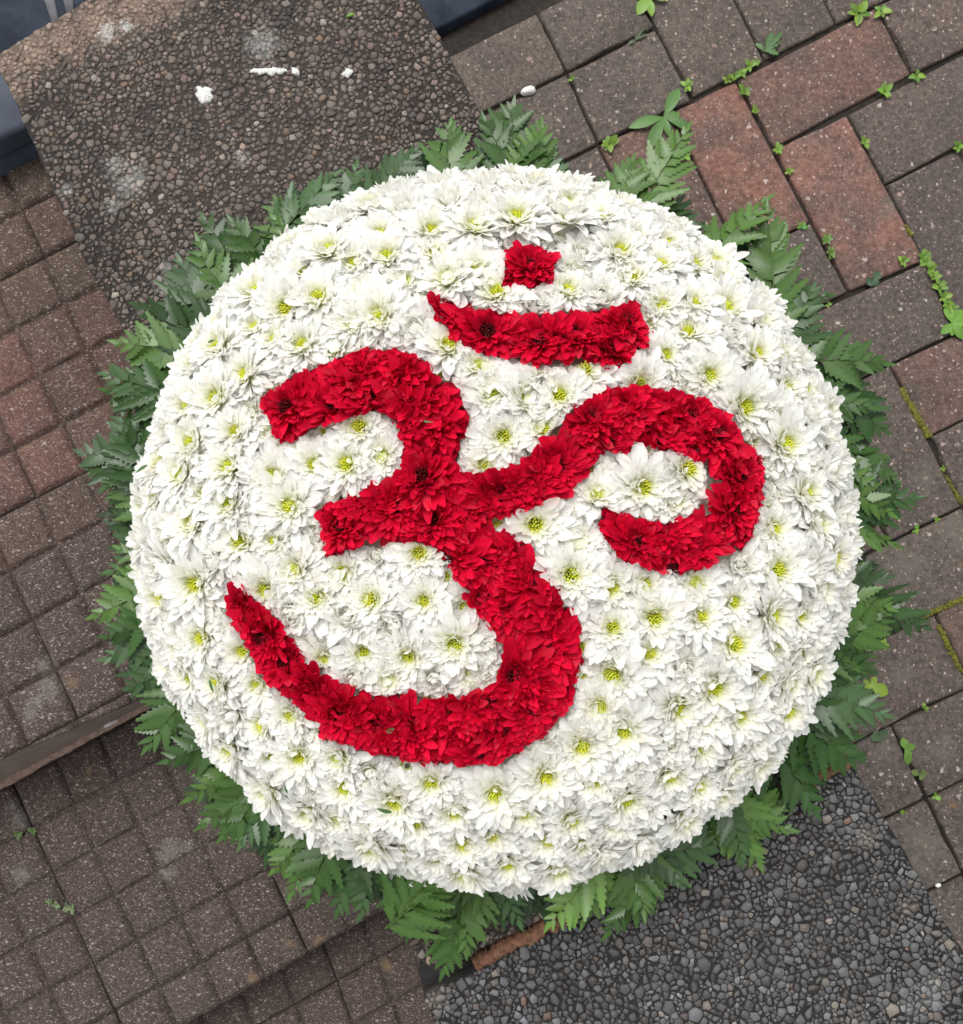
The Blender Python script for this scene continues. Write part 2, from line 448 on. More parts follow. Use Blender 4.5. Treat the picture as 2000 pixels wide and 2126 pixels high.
def block_mesh(name, quad, top, depth, inset, bev, mat, wob=0.0012, sub=7):
    """worn block with an uneven rounded edge; quad = 4 world points"""
    q = [np.array(p[:2]) for p in ccw(quad)]
    c = sum(q) / 4
    lu = (np.linalg.norm(q[1] - q[0]) + np.linalg.norm(q[2] - q[3])) / 2
    lv = (np.linalg.norm(q[3] - q[0]) + np.linalg.norm(q[2] - q[1])) / 2
    def P(u, v): return q[0] * (1 - u) * (1 - v) + q[1] * u * (1 - v) + q[2] * u * v + q[3] * (1 - u) * v
    def loop(ins, rad):
        out = []
        x0, x1, y0, y1 = ins, lu - ins, ins, lv - ins
        for cx, cy, a0 in ((x1 - rad, y0 + rad, -90), (x1 - rad, y1 - rad, 0), (x0 + rad, y1 - rad, 90), (x0 + rad, y0 + rad, 180)):
            arc = [(cx + rad * math.cos(math.radians(a0 + t)), cy + rad * math.sin(math.radians(a0 + t))) for t in (0, 30, 60, 90)]
            if out:
                p0, p1 = out[-1], arc[0]
                out += [(p0[0] + (p1[0] - p0[0]) * t / 7, p0[1] + (p1[1] - p0[1]) * t / 7) for t in range(1, 7)]
            out += arc
        p0, p1 = out[-1], out[0]
        out += [(p0[0] + (p1[0] - p0[0]) * t / 7, p0[1] + (p1[1] - p0[1]) * t / 7) for t in range(1, 7)]
        return out
    v = []
    jit = None
    for lev, (ins, z, rad) in enumerate(((inset, top - depth, 0.003), (inset, top - bev, 0.003), (inset + bev * 0.4, top - bev * 0.35, 0.004), (inset + bev * 1.2, top, 0.005))):
        L = loop(ins, rad)
        if jit is None:
            jit = np.abs(np.convolve(rng.normal(0, wob, len(L) + 2), [0.5, 1, 0.5], 'valid')) * 0.8
        for i, (x, y) in enumerate(L):
            dx, dy = lu / 2 - x, lv / 2 - y; dd = math.hypot(dx, dy)
            k_ = jit[i] * (1.0 if lev else 0.3)
            e = P((x + dx / dd * k_) / lu, (y + dy / dd * k_) / lv)
            v.append((e[0], e[1], z + (rng.normal(0, wob * 0.12) if lev == 2 else 0)))
    n = len(L)
    f = []
    for l in range(3):
        for i in range(n):
            j = (i + 1) % n
            f.append([l * n + i, l * n + j, (l + 1) * n + j, (l + 1) * n + i])
    f.append([3 * n + i for i in range(n)])
    return np.array(v), f, c

def add_block(name, quadpx, z, parent, inset, bev, mat, color, depth=0.03, sub=7, wob=0.0012):
    quad = [at(x, y, z) for x, y in quadpx] if len(quadpx[0]) == 2 else quadpx
    v, f, c = block_mesh(name, quad, z, depth, inset, bev, mat, sub=sub, wob=wob)
    org = np.array([c[0], c[1], z])
    me = mesh_np(name, v - org, f, mat, smooth=False)
    o = obj(name, me, parent, rel(org, parent))
    o.color = (*color, 1)
    return o

for q, colr in BRICKS:
    if colr is None: continue
    j = rng.normal(1, 0.05)
    o = add_block('brick', q, Z_PAVE + rng.uniform(-0.0015, 0.0015), pave, 0.0011, 0.0026, M_BRICK, (colr[0] * j * 1.20, colr[1] * j * 1.12, colr[2] * j * 1.06))
    o.rotation_euler = (rng.normal(0, 0.006), rng.normal(0, 0.006), 0)

# blocks out of the frame and beside the slab: fill the paving on the same bond
def pin(q, x, y):
    ins = False; j = len(q) - 1
    for i in range(len(q)):
        if (q[i][1] > y) != (q[j][1] > y) and x < (q[j][0] - q[i][0]) * (y - q[i][1]) / (q[j][1] - q[i][1]) + q[i][0]: ins = not ins
        j = i
    return ins
laid = [[at(x, y, Z_PAVE)[:2] for x, y in q] for q, c_ in BRICKS if c_ is not None]
b0 = at(1528, 167, Z_PAVE)[:2]; bu = at(1820, 13, Z_PAVE)[:2] - b0; bu /= np.linalg.norm(bu); bv = np.array([bu[1], -bu[0]])
sl0, sl1 = at(1000, 243, 0)[:2], at(1742, 1578, 0)[:2]
def free(c, lu, lv):
    for a_ in np.linspace(0.03, 0.97, 5):
        for b_ in np.linspace(0.05, 0.95, 4):
            p = c + bu * lu * a_ + bv * lv * b_
            if (sl1[0] - sl0[0]) * (p[1] - sl0[1]) - (sl1[1] - sl0[1]) * (p[0] - sl0[0]) < -0.012: return False
            if any(pin(q, p[0], p[1]) for q in laid): return False
    return True
for lu, lv in ((0.218, 0.107), (0.109, 0.107), (0.072, 0.054)):
    n_, m_ = int(1.5 / lu), int(1.3 / lv)
    for i in range(-n_, n_):
        for j in range(-m_, m_):
            c0 = b0 + bu * (i * lu + (lu / 2 if j % 2 else 0)) + bv * j * lv
            if np.hypot(*(c0 - np.array([0.45, 0.1]))) > (0.85 if lu > 0.1 else 0.55) or not free(c0, lu, lv): continue
            q = [c0, c0 + bu * lu, c0 + bu * lu + bv * lv, c0 + bv * lv]
            laid.append(q)
            cc = [GREY, DARK, BRN, RED, BRN][rng.integers(5)]
            add_block('brick', [np.append(p, Z_PAVE) for p in q], Z_PAVE + rng.uniform(-0.0015, 0.0015), pave, 0.0011, 0.0026, M_BRICK, cc)

# ---- steps on the left: tiles carrying raised squares
steps = empty('steps', (-0.35, 0.0, Z_T[0]))
tag(steps, kind='structure')

def lattice(z, nodes, ij):
    P = np.array([at(x, y, z)[:2] for x, y in nodes]); A = np.c_[np.array(ij, float), np.ones(len(ij))]
    s = np.linalg.lstsq(A, P, rcond=None)[0]
    return s[0], s[1], s[2]

L0 = lattice(Z_T[0], [(42,458),(92,541),(131,618),(181,721),(38,673),(83,774),(123,878),(173,984),(229,1082),(32,920),(72,1026),(123,1132),(169,1230),(18,1183),(60,1294),(106,1410)],
             [(0,0),(1,0),(2,0),(3,0),(2,1),(3,1),(4,1),(5,1),(6,1),(4,2),(5,2),(6,2),(7,2),(6,3),(7,3),(8,3)])
L1 = lattice(Z_T[1], [(109,1586),(150,1673),(192,1771),(233,1867),(282,1957),(315,2059),(207,1528),(247,1625),(289,1717),(330,1816),(372,1902),(417,2003),(425,1756),(468,1853),(381,1668),(511,1946),(604,1898),(68,1712),(112,1811),(153,1902),(201,2008),(241,2103)],
             [(0,0),(1,0),(2,0),(3,0),(4,0),(5,0),(0,-1),(1,-1),(2,-1),(3,-1),(4,-1),(5,-1),(3,-2),(4,-2),(2,-2),(5,-2),(5,-3),(1,1),(2,1),(3,1),(4,1),(5,1)])
L2 = lattice(Z_T[2], [(702,2040),(782,1993),(612,2088),(817,2084)], [(0,0),(0,-1),(0,1),(1,-1)])

def line_side(p, a, b):
    return (b[0] - a[0]) * (p[1] - a[1]) - (b[1] - a[1]) * (p[0] - a[0])

def clip(poly, a, b, keep_left=True):
    out = []
    n = len(poly)
    for i in range(n):
        p, q = poly[i], poly[(i + 1) % n]
        sp, sq = line_side(p, a, b), line_side(q, a, b)
        if not keep_left: sp, sq = -sp, -sq
        if sp >= 0: out.append(np.array(p))
        if sp * sq < 0:
            t = sp / (sp - sq)
            out.append(np.array(p) + t * (np.array(q) - np.array(p)))
    return out

def area(poly):
    return 0.5 * sum(poly[i][0] * poly[(i + 1) % len(poly)][1] - poly[(i + 1) % len(poly)][0] * poly[i][1] for i in range(len(poly)))

def pad_mesh(poly, z, g, mat):
    """raised square with worn rounded edges from a convex polygon"""
    poly = [np.array(p[:2]) for p in ccw(poly)]
    c = sum(poly) / len(poly)
    ring = []
    n0 = len(poly)
    for i in range(n0):
        a, b = poly[i], poly[(i + 1) % n0]
        for t in (0.05, 0.22, 0.5, 0.78, 0.95):
            ring.append(a + (b - a) * t)
    n = len(ring)
    v = []
    size = math.sqrt(abs(area(poly)))
    for lev, (ins, zz) in enumerate(((g * 0.30, z - 0.0042), (g * 0.62, z - 0.0026), (g * 1.0, z - 0.0007), (g * 1.7, z))):
        for p in ring:
            d = c - p; L = np.linalg.norm(d); d = d / L
            e = p + d * (ins * 1.15 + (abs(rng.normal(0, 0.00035)) if lev else 0))
            v.append((e[0], e[1], zz + (rng.normal(0, 0.00018) if lev > 1 else 0)))
    f = []
    for l in range(3):
        for i in range(n):
            j = (i + 1) % n
            f.append([l * n + i, l * n + j, (l + 1) * n + j, (l + 1) * n + i])
    v.append((c[0], c[1], z + rng.normal(0, 0.0002)))
    for i in range(n): f.append([3 * n + i, 3 * n + (i + 1) % n, len(v) - 1])
    return np.array(v), f, c

def tread(idx, L, ri, rj, tile_of, edge_top, edge_bot, colfn, inset_joint):
    a, b, o = L
    z = Z_T[idx]
    tiles = {}
    for i in range(*ri):
        for j in range(*rj):
            poly = [o + a * i + b * j, o + a * (i + 1) + b * j, o + a * (i + 1) + b * (j + 1), o + a * i + b * (j + 1)]
            poly = ccw(poly)
            if edge_top: poly = clip(poly, *edge_top)
            if len(poly) > 2 and edge_bot: poly = clip(poly, *edge_bot)
            if len(poly) < 3 or abs(area(poly)) < 1.5e-5: continue
            tiles.setdefault(tile_of(i, j), []).append((i, j, poly))
    for key, cells in tiles.items():
        pts = np.array([p for _, _, poly in cells for p in poly])
        # tile body: footprint in lattice space
        A = np.c_[a, b]; uv = np.linalg.solve(A, (pts - o).T).T
        u0, v0 = uv.min(0); u1, v1 = uv.max(0)
        g = inset_joint / np.linalg.norm(a)
        u0, u1, v0, v1 = u0 + g, u1 - g, v0 + g, v1 - g
        foot = ccw([o + a * u + b * v for u, v in ((u0, v0), (u1, v0), (u1, v1), (u0, v1))])
        if edge_top: foot = clip(foot, *edge_top)
        if edge_bot: foot = clip(foot, *edge_bot)
        vv, ff = extrude_poly(foot, z - 0.05, z - 0.0042)
        org = np.array([foot[0][0], foot[0][1], z - 0.05])
        t = obj('paving_tile', mesh_np('paving_tile', vv - org, ff, M_TILE), steps, rel(org, steps))
        cc = colfn(*key); t.color = (*[x * 0.8 for x in cc], 1)
        for i, j, poly in cells:
            if abs(area(poly)) < 5e-4:
                pv, pf = extrude_poly(ccw(poly), z - 0.006, z - 0.0012)
                c = np.mean([q[:2] for q in poly], 0); po = np.array([c[0], c[1], z])
                p = obj('raised_square', mesh_np('raised_square', pv - po, pf, M_TILE), t, Vector(po - org))
                p.color = (*colfn(i, j), 1)
                continue
            v, f, c = pad_mesh(poly, z + rng.normal(0, 0.0004), 0.0037, M_TILE)
            po = np.array([c[0], c[1], z])
            p = obj('raised_square', mesh_np('raised_square', v - po, f, M_TILE, smooth=False), t, Vector(po - org))
            w = rng.normal(1, 0.07)
            pc = colfn(i, j)
            p.color = (pc[0] * w * rng.normal(1, 0.05), pc[1] * w, pc[2] * w, 1)

# nosing lines of the steps (world, on each tread's plane)
e0 = (at(0, 1579, Z_T[0])[:2], at(299, 1448, Z_T[0])[:2])           # front edge of the upper tread
e1 = (at(400, 2121, Z_T[1])[:2], at(801, 1889, Z_T[1])[:2])         # front edge of the middle tread
RISE0 = (at(0, 1624, Z_T[1])[:2], at(299, 1462, Z_T[1])[:2])

def col0(i, j):
    p = at(0, 0, 0)
    if i < 2: return (0.245, 0.155, 0.102)
    if i < 5: return (0.46, 0.195, 0.145) if j >= 1 else (0.30, 0.155, 0.112)
    if i < 6: return (0.225, 0.128, 0.098)
    return (0.110, 0.082, 0.072)
tread(0, L0, (-4, 13), (-5, 9), lambda i, j: ((i - 1) // 4 * 4 + 1, (j + 1) // 4 * 4 - 1), (e0[0], e0[1]), None, col0, 0.0009)
def extend(e, d): 
    u = (e[1] - e[0]) / np.linalg.norm(e[1] - e[0]); return (e[0] - u * d, e[1] + u * d)
tread(1, L1, (-2, 12), (-8, 7), lambda i, j: (i // 6 * 6, (j - 1) // 4 * 4 + 1), (e1[0], e1[1]), (RISE0[1], RISE0[0]), lambda i, j: (0.100, 0.076, 0.068), 0.0018)
E1LOW = (at(400, 2121, Z_T[2])[:2], at(801, 1889, Z_T[2])[:2])
tread(2, L2, (-4, 5), (-6, 8), lambda i, j: (i // 4 * 4, j // 4 * 4), None, (e1[1], e1[0]), lambda i, j: (0.094, 0.072, 0.064), 0.0009)

# step bodies with their risers, and the mortar bead along the upper riser
def body(name, poly, z0, z1, mat):
    poly = ccw(poly)
    v, f = extrude_poly(poly, z0, z1)
    org = np.array([poly[0][0], poly[0][1], z0])
    return obj(name, mesh_np(name, v - org, f, mat), steps, rel(org, steps))
u0 = (e0[1] - e0[0]) / np.linalg.norm(e0[1] - e0[0]); nb = np.array([-u0[1], u0[0]])
s0, t0 = e0[0] - u0 * 0.6, e0[0] + u0 * 0.40
body('step_body', [s0 + nb * 0.0035, t0 + nb * 0.0035, t0 + nb * 0.70, s0 + nb * 0.70], -0.515, Z_T[0] - 0.013, M_RISER)
u1 = (e1[1] - e1[0]) / np.linalg.norm(e1[1] - e1[0]); nb1 = np.array([-u1[1], u1[0]])
s1, t1 = e1[0] - u1 * 0.9, e1[0] + u1 * 0.30
body('step_body', [s1 + nb1 * 0.004, t1 + nb1 * 0.004, t1 + nb1 * 0.46, s1 + nb1 * 0.46], -0.5152, Z_T[1] - 0.013, M_RISER)
body('step_body', [s1 - nb1 * 0.50, t1 - nb1 * 0.50, t1 + nb1 * 0.10, s1 + nb1 * 0.10], -0.5154, Z_T[2] - 0.013, M_RISER)
def bead(name, a, b, z, w, h, mat, parent, seg=70, amp=0.0022):
    a, b = np.array(a), np.array(b); d = b - a; L = np.linalg.norm(d); d = d / L; nn = np.array([-d[1], d[0]])
    v = []; f = []
    prof = [(-1, -0.006), (-0.95, 0.25), (-0.5, 0.8), (0.1, 1.0), (0.7, 0.75), (1, -0.006)]
    wob = 0
    for i in range(seg + 1):
        wob = 0.75 * wob + rng.normal(0, amp * 0.5)
        c = a + d * (L * i / seg)
        for x, y in prof:
            e = c + nn * (x * w / 2 + wob * 0.5 + rng.normal(0, amp * 0.35))
            v.append((e[0], e[1], z + y * h + (rng.normal(0, amp * 0.3) if y > 0 else 0)))
    m = len(prof)
    for i in range(seg):
        for q in range(m - 1):
            f.append([i * m + q, (i + 1) * m + q, (i + 1) * m + q + 1, i * m + q + 1])
    f.append(list(range(m))); f.append(list(range(seg * m + m - 1, seg * m - 1, -1)))
    v = np.array(v)
    org = np.array([a[0], a[1], z])
    me = mesh_np(name, v - org, f, mat, smooth=True)
    return obj(name, me, parent, rel(org, parent) if parent else org)
# battered riser of the upper step, smooth and brown
rs = [np.append(e0[0] - u0 * 0.12 + nb * 0.003, Z_T[0] - 0.0047), np.append(e0[1] + u0 * 0.14 + nb * 0.003, Z_T[0] - 0.0047)]
RU0 = (RISE0[1] - RISE0[0]) / np.linalg.norm(RISE0[1] - RISE0[0])
ra, rb = RISE0[0] - RU0 * 0.12, RISE0[1] + RU0 * 0.14
rv, rf = [], []
NR, NZ = 60, 6
for i in range(NR + 1):
    for j in range(NZ + 1):
        t, w = i / NR, j / NZ
        p = (rs[0] * (1 - t) + rs[1] * t) * (1 - w) + np.append(ra * (1 - t) + rb * t, Z_T[1] - 0.004) * w
        off = -nb * (0.0022 * math.sin(math.pi * w) ** 0.5 + rng.normal(0, 0.0005)) if j else np.zeros(2)
        rv.append((p[0] + off[0], p[1] + off[1], p[2] + rng.normal(0, 0.0004)))
for i in range(NR):
    for j in range(NZ):
        a_ = i * (NZ + 1) + j; rf.append([a_, a_ + 1, a_ + NZ + 2, a_ + NZ + 1])
obj('riser', mesh_np('riser', np.array(rv) - np.array(steps.location), rf, M_RISER, smooth=True), steps)
RU = (RISE0[1] - RISE0[0]) / np.linalg.norm(RISE0[1] - RISE0[0])
bead('mortar_bead', RISE0[0] - RU * 0.15, RISE0[1] + RU * 0.12, Z_T[1] - 0.002, 0.014, 0.005, M_MORTAR, steps, amp=0.0012)

# ------------------------------------------------------------------ coping slabs of exposed aggregate
DOME_C = None
DR_C = np.array([0.0092, 0.0420])      # centre of the wreath

def rough_edge(pts, step, amp):
    out = []
    n = len(pts)
    for i in range(n):
        a, b = np.array(pts[i][:2]), np.array(pts[(i + 1) % n][:2])
        L = np.linalg.norm(b - a); m = max(1, int(L / step)); d = (b - a) / L; nn = np.array([-d[1], d[0]])
        w = 0
        for s in range(m):
            w = 0.6 * w + rng.normal(0, amp)
            out.append(a + (b - a) * s / m + nn * (w if s else 0))
    return out

def dist_poly(poly, P):
    """signed distance, positive inside; P (n,2)"""
    poly = np.asarray(poly, float)[:, :2] if isinstance(poly, np.ndarray) else np.array([p[:2] for p in poly], float)
    out = np.empty(len(P))
    a = poly; b = np.roll(poly, -1, 0); ab = b - a; l2 = (ab ** 2).sum(1) + 1e-15
    for i0 in range(0, len(P), 4000):
        Q = P[i0:i0 + 4000]
        dx = Q[:, 0:1] - a[None, :, 0]; dy = Q[:, 1:2] - a[None, :, 1]
        t = np.clip((dx * ab[:, 0] + dy * ab[:, 1]) / l2, 0, 1)
        d2 = ((dx - t * ab[:, 0]) ** 2 + (dy - t * ab[:, 1]) ** 2).min(1)
        cr = ((a[None, :, 1] > Q[:, 1:2]) != (b[None, :, 1] > Q[:, 1:2]))
        xi = a[:, 0] + (Q[:, 1:2] - a[:, 1]) * ab[:, 0] / np.where(np.abs(ab[:, 1]) < 1e-15, 1e-15, ab[:, 1])
        ins = (cr & (Q[:, 0:1] < xi)).sum(1) % 2 == 1
        out[i0:i0 + 4000] = np.where(ins, 1, -1) * np.sqrt(d2)
    return out

def stones(poly, z, sizes, colfn, small_at=None, hole=None):
    """packed crushed stones: darts with falling radius, then power-diagram cells"""
    poly_a = np.array([p[:2] for p in poly])
    lo, hi = poly_a.min(0), poly_a.max(0)
    cell = 0.007
    grid = {}
    pts = []
    def near(x, y, r):
        gx, gy = int(x // cell), int(y // cell)
        k = int((r + 0.0075) // cell) + 1
        for ix in range(gx - k, gx + k + 1):
            for iy in range(gy - k, gy + k + 1):
                for q in grid.get((ix, iy), ()): yield q
    for r, tries in sizes:
        C = rng.uniform(lo, hi, (tries, 2))
        ok = dist_poly(poly, C) > r * 0.95
        if hole is not None: ok &= np.hypot(C[:, 0] - hole[0], C[:, 1] - hole[1]) > hole[2]
        if small_at is not None and r > 0.0024: ok &= ~small_at(C, r)
        for x, y in C[ok]:
            good = True
            for q in near(x, y, r):
                px, py, pr = pts[q]
                if (px - x) ** 2 + (py - y) ** 2 < (0.80 * (pr + r)) ** 2: good = False; break
            if good:
                grid.setdefault((int(x // cell), int(y // cell)), []).append(len(pts)); pts.append((x, y, r))
    out = []
    for i, (x, y, r) in enumerate(pts):
        R = r * 1.62
        k0 = rng.uniform(0, 6.28)
        cellp = [(x + R * math.cos(k0 + t * 1.2566) * rng.uniform(0.75, 1.12), y + R * math.sin(k0 + t * 1.2566) * rng.uniform(0.75, 1.12)) for t in range(5)]
        for q in near(x, y, r * 1.7):
            if q == i: continue
            px, py, pr = pts[q]
            dx, dy = px - x, py - y
            D2 = dx * dx + dy * dy
            if D2 > (2.4 * (r + pr)) ** 2: continue
            c = (D2 + r * r - pr * pr) / 2 - rng.uniform(0.0, 0.15) * min(r, pr) * math.sqrt(D2)
            new = []
            m = len(cellp)
            for a in range(m):
                p, s = cellp[a], cellp[(a + 1) % m]
                sp = c - ((p[0] - x) * dx + (p[1] - y) * dy); sq = c - ((s[0] - x) * dx + (s[1] - y) * dy)
                if sp >= 0: new.append(p)
                if (sp > 0 > sq) or (sp < 0 < sq):
                    t = sp / (sp - sq); new.append((p[0] + t * (s[0] - p[0]), p[1] + t * (s[1] - p[1])))
            cellp = new
            if len(cellp) < 3: break
        if len(cellp) < 3: continue
        P = np.array(cellp)
        # drop tiny edges
        keep = np.hypot(*(P - np.roll(P, -1, 0)).T) > r * 0.16
        P = P[keep]
        if len(P) < 3: continue
        tgt = rng.choice([4, 5, 5, 6])
        while len(P) > tgt:
            pv, nx = np.roll(P, 1, 0), np.roll(P, -1, 0)
            ar = np.abs((P[:, 0] - pv[:, 0]) * (nx[:, 1] - pv[:, 1]) - (P[:, 1] - pv[:, 1]) * (nx[:, 0] - pv[:, 0]))
            P = np.delete(P, ar.argmin(), 0)
        if rng.random() < 0.45:                                         # slivers
            th = rng.uniform(0, 3.14); ax = np.array([math.cos(th), math.sin(th)]); c0 = P.mean(0)
            P = P - ((P - c0) @ ax)[:, None] * ax * rng.uniform(0.2, 0.5)
        A = abs(area(P))
        if A < 1.0e-6: continue
        out.append((P, r, A, colfn(x, y)))
    return out

def stone_geo(P, r, z):
    c = P.mean(0); n = len(P)
    h = r * rng.uniform(0.05, 0.26) + 0.0004
    tx, ty = rng.normal(0, 0.12, 2)
    ins = rng.uniform(0.70, 0.88)
    v = []
    for p in P: v.append((p[0], p[1], z - 0.0012))
    for p in P:
        e = c + (p - c) * (0.97); v.append((e[0], e[1], z + h * 0.45 + (e - c) @ (tx * 0.5, ty * 0.5)))
    for p in P:
        e = c + (p - c) * (ins + rng.normal(0, 0.04)); v.append((e[0], e[1], z + h + (e - c) @ (tx, ty)))
    f = []
    for l in range(2):
        for i in range(n):
            j = (i + 1) % n
            f.append([l * n + i, l * n + j, (l + 1) * n + j, (l + 1) * n + i])
    f.append([2 * n + i for i in range(n)])
    return v, f, c

def build_slab(label, poly, z, zb, mat, smat, st, n_single=300, extra=None):
    poly = ccw(poly)
    c = np.mean([p[:2] for p in poly], 0)
    root = tag(empty('coping_slab', (c[0], c[1], zb)), label, 'slab', 'coping slabs of exposed aggregate')
    org = np.array([c[0], c[1], zb])
    v, f = extrude_poly(poly, zb, z)
    obj('slab_body', mesh_np('slab_body', v - org, f, mat), root)
    st.sort(key=lambda s: -s[2])
    V_, F_, C_ = [], [], []
    for i, (P, r, A, colr) in enumerate(st):
        P = np.array(ccw(P))
        v, f, c2 = stone_geo(P, r, z)
        if i < n_single:
            so = np.array([c2[0], c2[1], z])
            obj('stone', mesh_np('stone', np.array(v) - so, f, smat, col=np.tile(colr, (len(v), 1))), root, Vector(so - org))
        else:
            b = len(V_)
            V_ += v; F_ += [[q + b for q in ff] for ff in f]; C_ += [colr] * len(v)
    o = obj('aggregate', mesh_np('aggregate', np.array(V_) - org, F_, smat, col=np.array(C_)), root)
    tag(o, kind='stuff')
    return root

def col_a(x, y):
    u = rng.random()
    b = float(np.clip(rng.lognormal(math.log(0.100), 0.36), 0.04, 0.28))
    if u < 0.035: return np.array((0.30, 0.26, 0.22)) * rng.uniform(0.6, 1.2)
    if u < 0.065: return np.array((0.20, 0.13, 0.085)) * rng.uniform(0.6, 1.1)
    if u < 0.45: return np.array((1.30, 0.97, 0.79)) * b
    if u < 0.60: return np.array((1.34, 0.92, 0.78)) * b
    return np.array((1.18, 0.98, 0.84)) * b
def col_b(x, y):
    u = rng.random()
    b = float(np.clip(rng.lognormal(math.log(0.074), 0.48), 0.022, 0.24))
    if u < 0.025: return np.array((0.20, 0.175, 0.145)) * rng.uniform(0.6, 1.2)
    if u < 0.032: return np.array((0.19, 0.105, 0.065)) * rng.uniform(0.6, 1.1)
    if u < 0.14: return np.array((1.15, 0.95, 0.85)) * b
    if u < 0.5: return np.array((0.94, 0.99, 1.08)) * b
    return np.array((0.98, 1.0, 1.01)) * b

PX_A = [(0,112),(150,20),(215,-20),(330,-80),(820,-90),(870,0),(935,120),(1000,243),(1240,690),(1480,1125),(1742,1578),(1690,1604),(1430,1746),(1170,1890),(1000,1968),(955,1995),(930,2010),(905,2022),
        (872,1992),(858,1962),(846,1930),(700,1620),(560,1330),(420,1030),(270,705),(232,640),(205,590),(166,520),(140,452),(112,400),(84,330),(60,278),(30,205),(0,150)]
poly_a = rough_edge([at(x, y, Z_SLAB) for x, y in PX_A], 0.008, 0.0004)
PX_B = [(880,2068),(1000,2012),(1130,1946),(1440,1780),(1700,1628),(1772,1588),(1850,1722),(1925,1850),(1996,1968),(2110,2160),(2300,2500),(1100,2560),(905,2128)]
poly_b = rough_edge([at(x, y, Z_SLAB2) for x, y in PX_B], 0.008, 0.0004)
tan_c = [(np.array(c[:2]), r) for c, r in TAN_A]
def small_a(C, r):
    up = np.clip((C[:, 1] - 0.33) / 0.16, 0, 1)
    m = rng.random(len(C)) < up * (0.92 if r > 0.0035 else 0.55)
    for c, r in tan_c: m |= np.hypot(C[:, 0] - c[0], C[:, 1] - c[1]) < r * 0.8
    return m
SZ = [(0.0050, 20), (0.0041, 200), (0.0033, 1200), (0.0027, 5000), (0.0021, 13000), (0.0016, 22000), (0.0012, 16000)]
st_a = stones(poly_a, Z_SLAB, SZ, col_a, small_a, (DR_C[0], DR_C[1], 0.20))
SZB = [(0.0060, 30), (0.0048, 300), (0.0038, 1500), (0.0030, 5000), (0.0023, 12000), (0.0017, 19000), (0.0012, 15000)]
poly_b_vis = [at(x, y, Z_SLAB2) for x, y in [(880,2068),(1000,2012),(1130,1946),(1440,1780),(1700,1628),(1772,1588),(1850,1722),(1925,1850),(1996,1968),(2070,2090),(2190,2300),(980,2340),(905,2128)]]
st_b = stones(poly_b_vis, Z_SLAB2, SZB, col_b, None, None)
slab_a = build_slab('brown exposed aggregate coping slab under the wreath, reaching the top left', poly_a, Z_SLAB, -0.5156, M_MATRIX_A, M_STONE_A, st_a)
slab_b = build_slab('dark grey exposed aggregate coping slab at the bottom right', poly_b, Z_SLAB2, -0.5158, M_MATRIX_B, M_STONE_B, st_b)

# joint between the slabs: dark recess with a rusty brown bedding strip on it
jt = empty('slab_joint', at(1300, 1830, -0.05))
tag(jt, 'rusty brown bedding strip in the joint between the two coping slabs', 'joint')
pj = ccw([at(x, y, -0.03) for x, y in [(868,2020),(960,1970),(1750,1560),(1775,1592),(1000,2030),(885,2085)]])
v, f = extrude_poly(pj, -0.20, -0.034)
jo = np.array(jt.location)
obj('joint_bed', mesh_np('joint_bed', v - jo, f, M_GAP), jt)
def bead2(pts, w, h, mat, name, z):
    for a, b in zip(pts[:-1], pts[1:]):
        bead(name, at(*a, z)[:2], at(*b, z)[:2], z, w, h, mat, jt, seg=60, amp=0.003)
bead2([(984, 1998), (1140, 1921)], 0.014, 0.006, M_RUSTM, 'bedding_strip', -0.026)
bead2([(1140, 1921), (1430, 1772)], 0.013, 0.006, M_RUSTM, 'bedding_strip', -0.026)
bead2([(1430, 1772), (1764, 1574)], 0.014, 0.006, M_RUSTM, 'bedding_strip', -0.026)

# ------------------------------------------------------------------ navy painted blocks
def navy_block(label, px, z, zb, bev=0.004, stripes=(), mat=None):
    mat = mat or M_NAVY
    q = ccw([at(x, y, z) for x, y in px])
    c = np.mean([p[:2] for p in q], 0)
    root = tag(empty('painted_block', (c[0], c[1], zb)), label, 'block', 'navy painted blocks')
    org = np.array([c[0], c[1], zb])
    n = len(q); v = []; f = []
    for ins, zz in ((0, zb), (0, z - bev), (bev * 0.35, z - bev * 0.3), (bev, z)):
        for p in q:
            d = c - p[:2]; d = d / np.linalg.norm(d)
            e = np.array(p[:2]) + d * ins * 1.4; v.append((e[0], e[1], zz))
    for l in range(3):
        for i in range(n): f.append([l * n + i, l * n + (i + 1) % n, (l + 1) * n + (i + 1) % n, (l + 1) * n + i])
    f.append([3 * n + i for i in range(n)])
    obj('block_body', mesh_np('block_body', np.array(v) - org, f, mat), root)
    for s in stripes:
        sp = ccw([at(x, y, z + 0.001) for x, y in s])
        vv, ff = extrude_poly(sp, z - 0.002, z + 0.0012)
        obj('stripe', mesh_np('stripe', vv - org, ff, M_STRIPE), root)
    return root
navy_block('dark navy block with two grey stripes behind the slab corner, top left', [(-260,60),(-60,-170),(250,-320),(330,-90),(150,25),(-60,170)], -0.10, -0.51,
           stripes=[[(72,-60),(98,-75),(122,44),(110,52)], [(112,-80),(150,-100),(152,20),(140,32)]])
nb_root = navy_block('navy block with lit top and shaded front painted in, at the left edge beside the slab', [(-300,330),(-120,120),(80,100),(130,225),(-60,312)], -0.09, -0.51, bev=0.006, mat=M_NAVY_LIT)
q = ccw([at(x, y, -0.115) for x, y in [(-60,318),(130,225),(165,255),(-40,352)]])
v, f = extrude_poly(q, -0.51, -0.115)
obj('front_face', mesh_np('front_face', v - np.array(nb_root.location), f, M_NAVY), nb_root)  # darker navy: the shade of the front is put into its colour
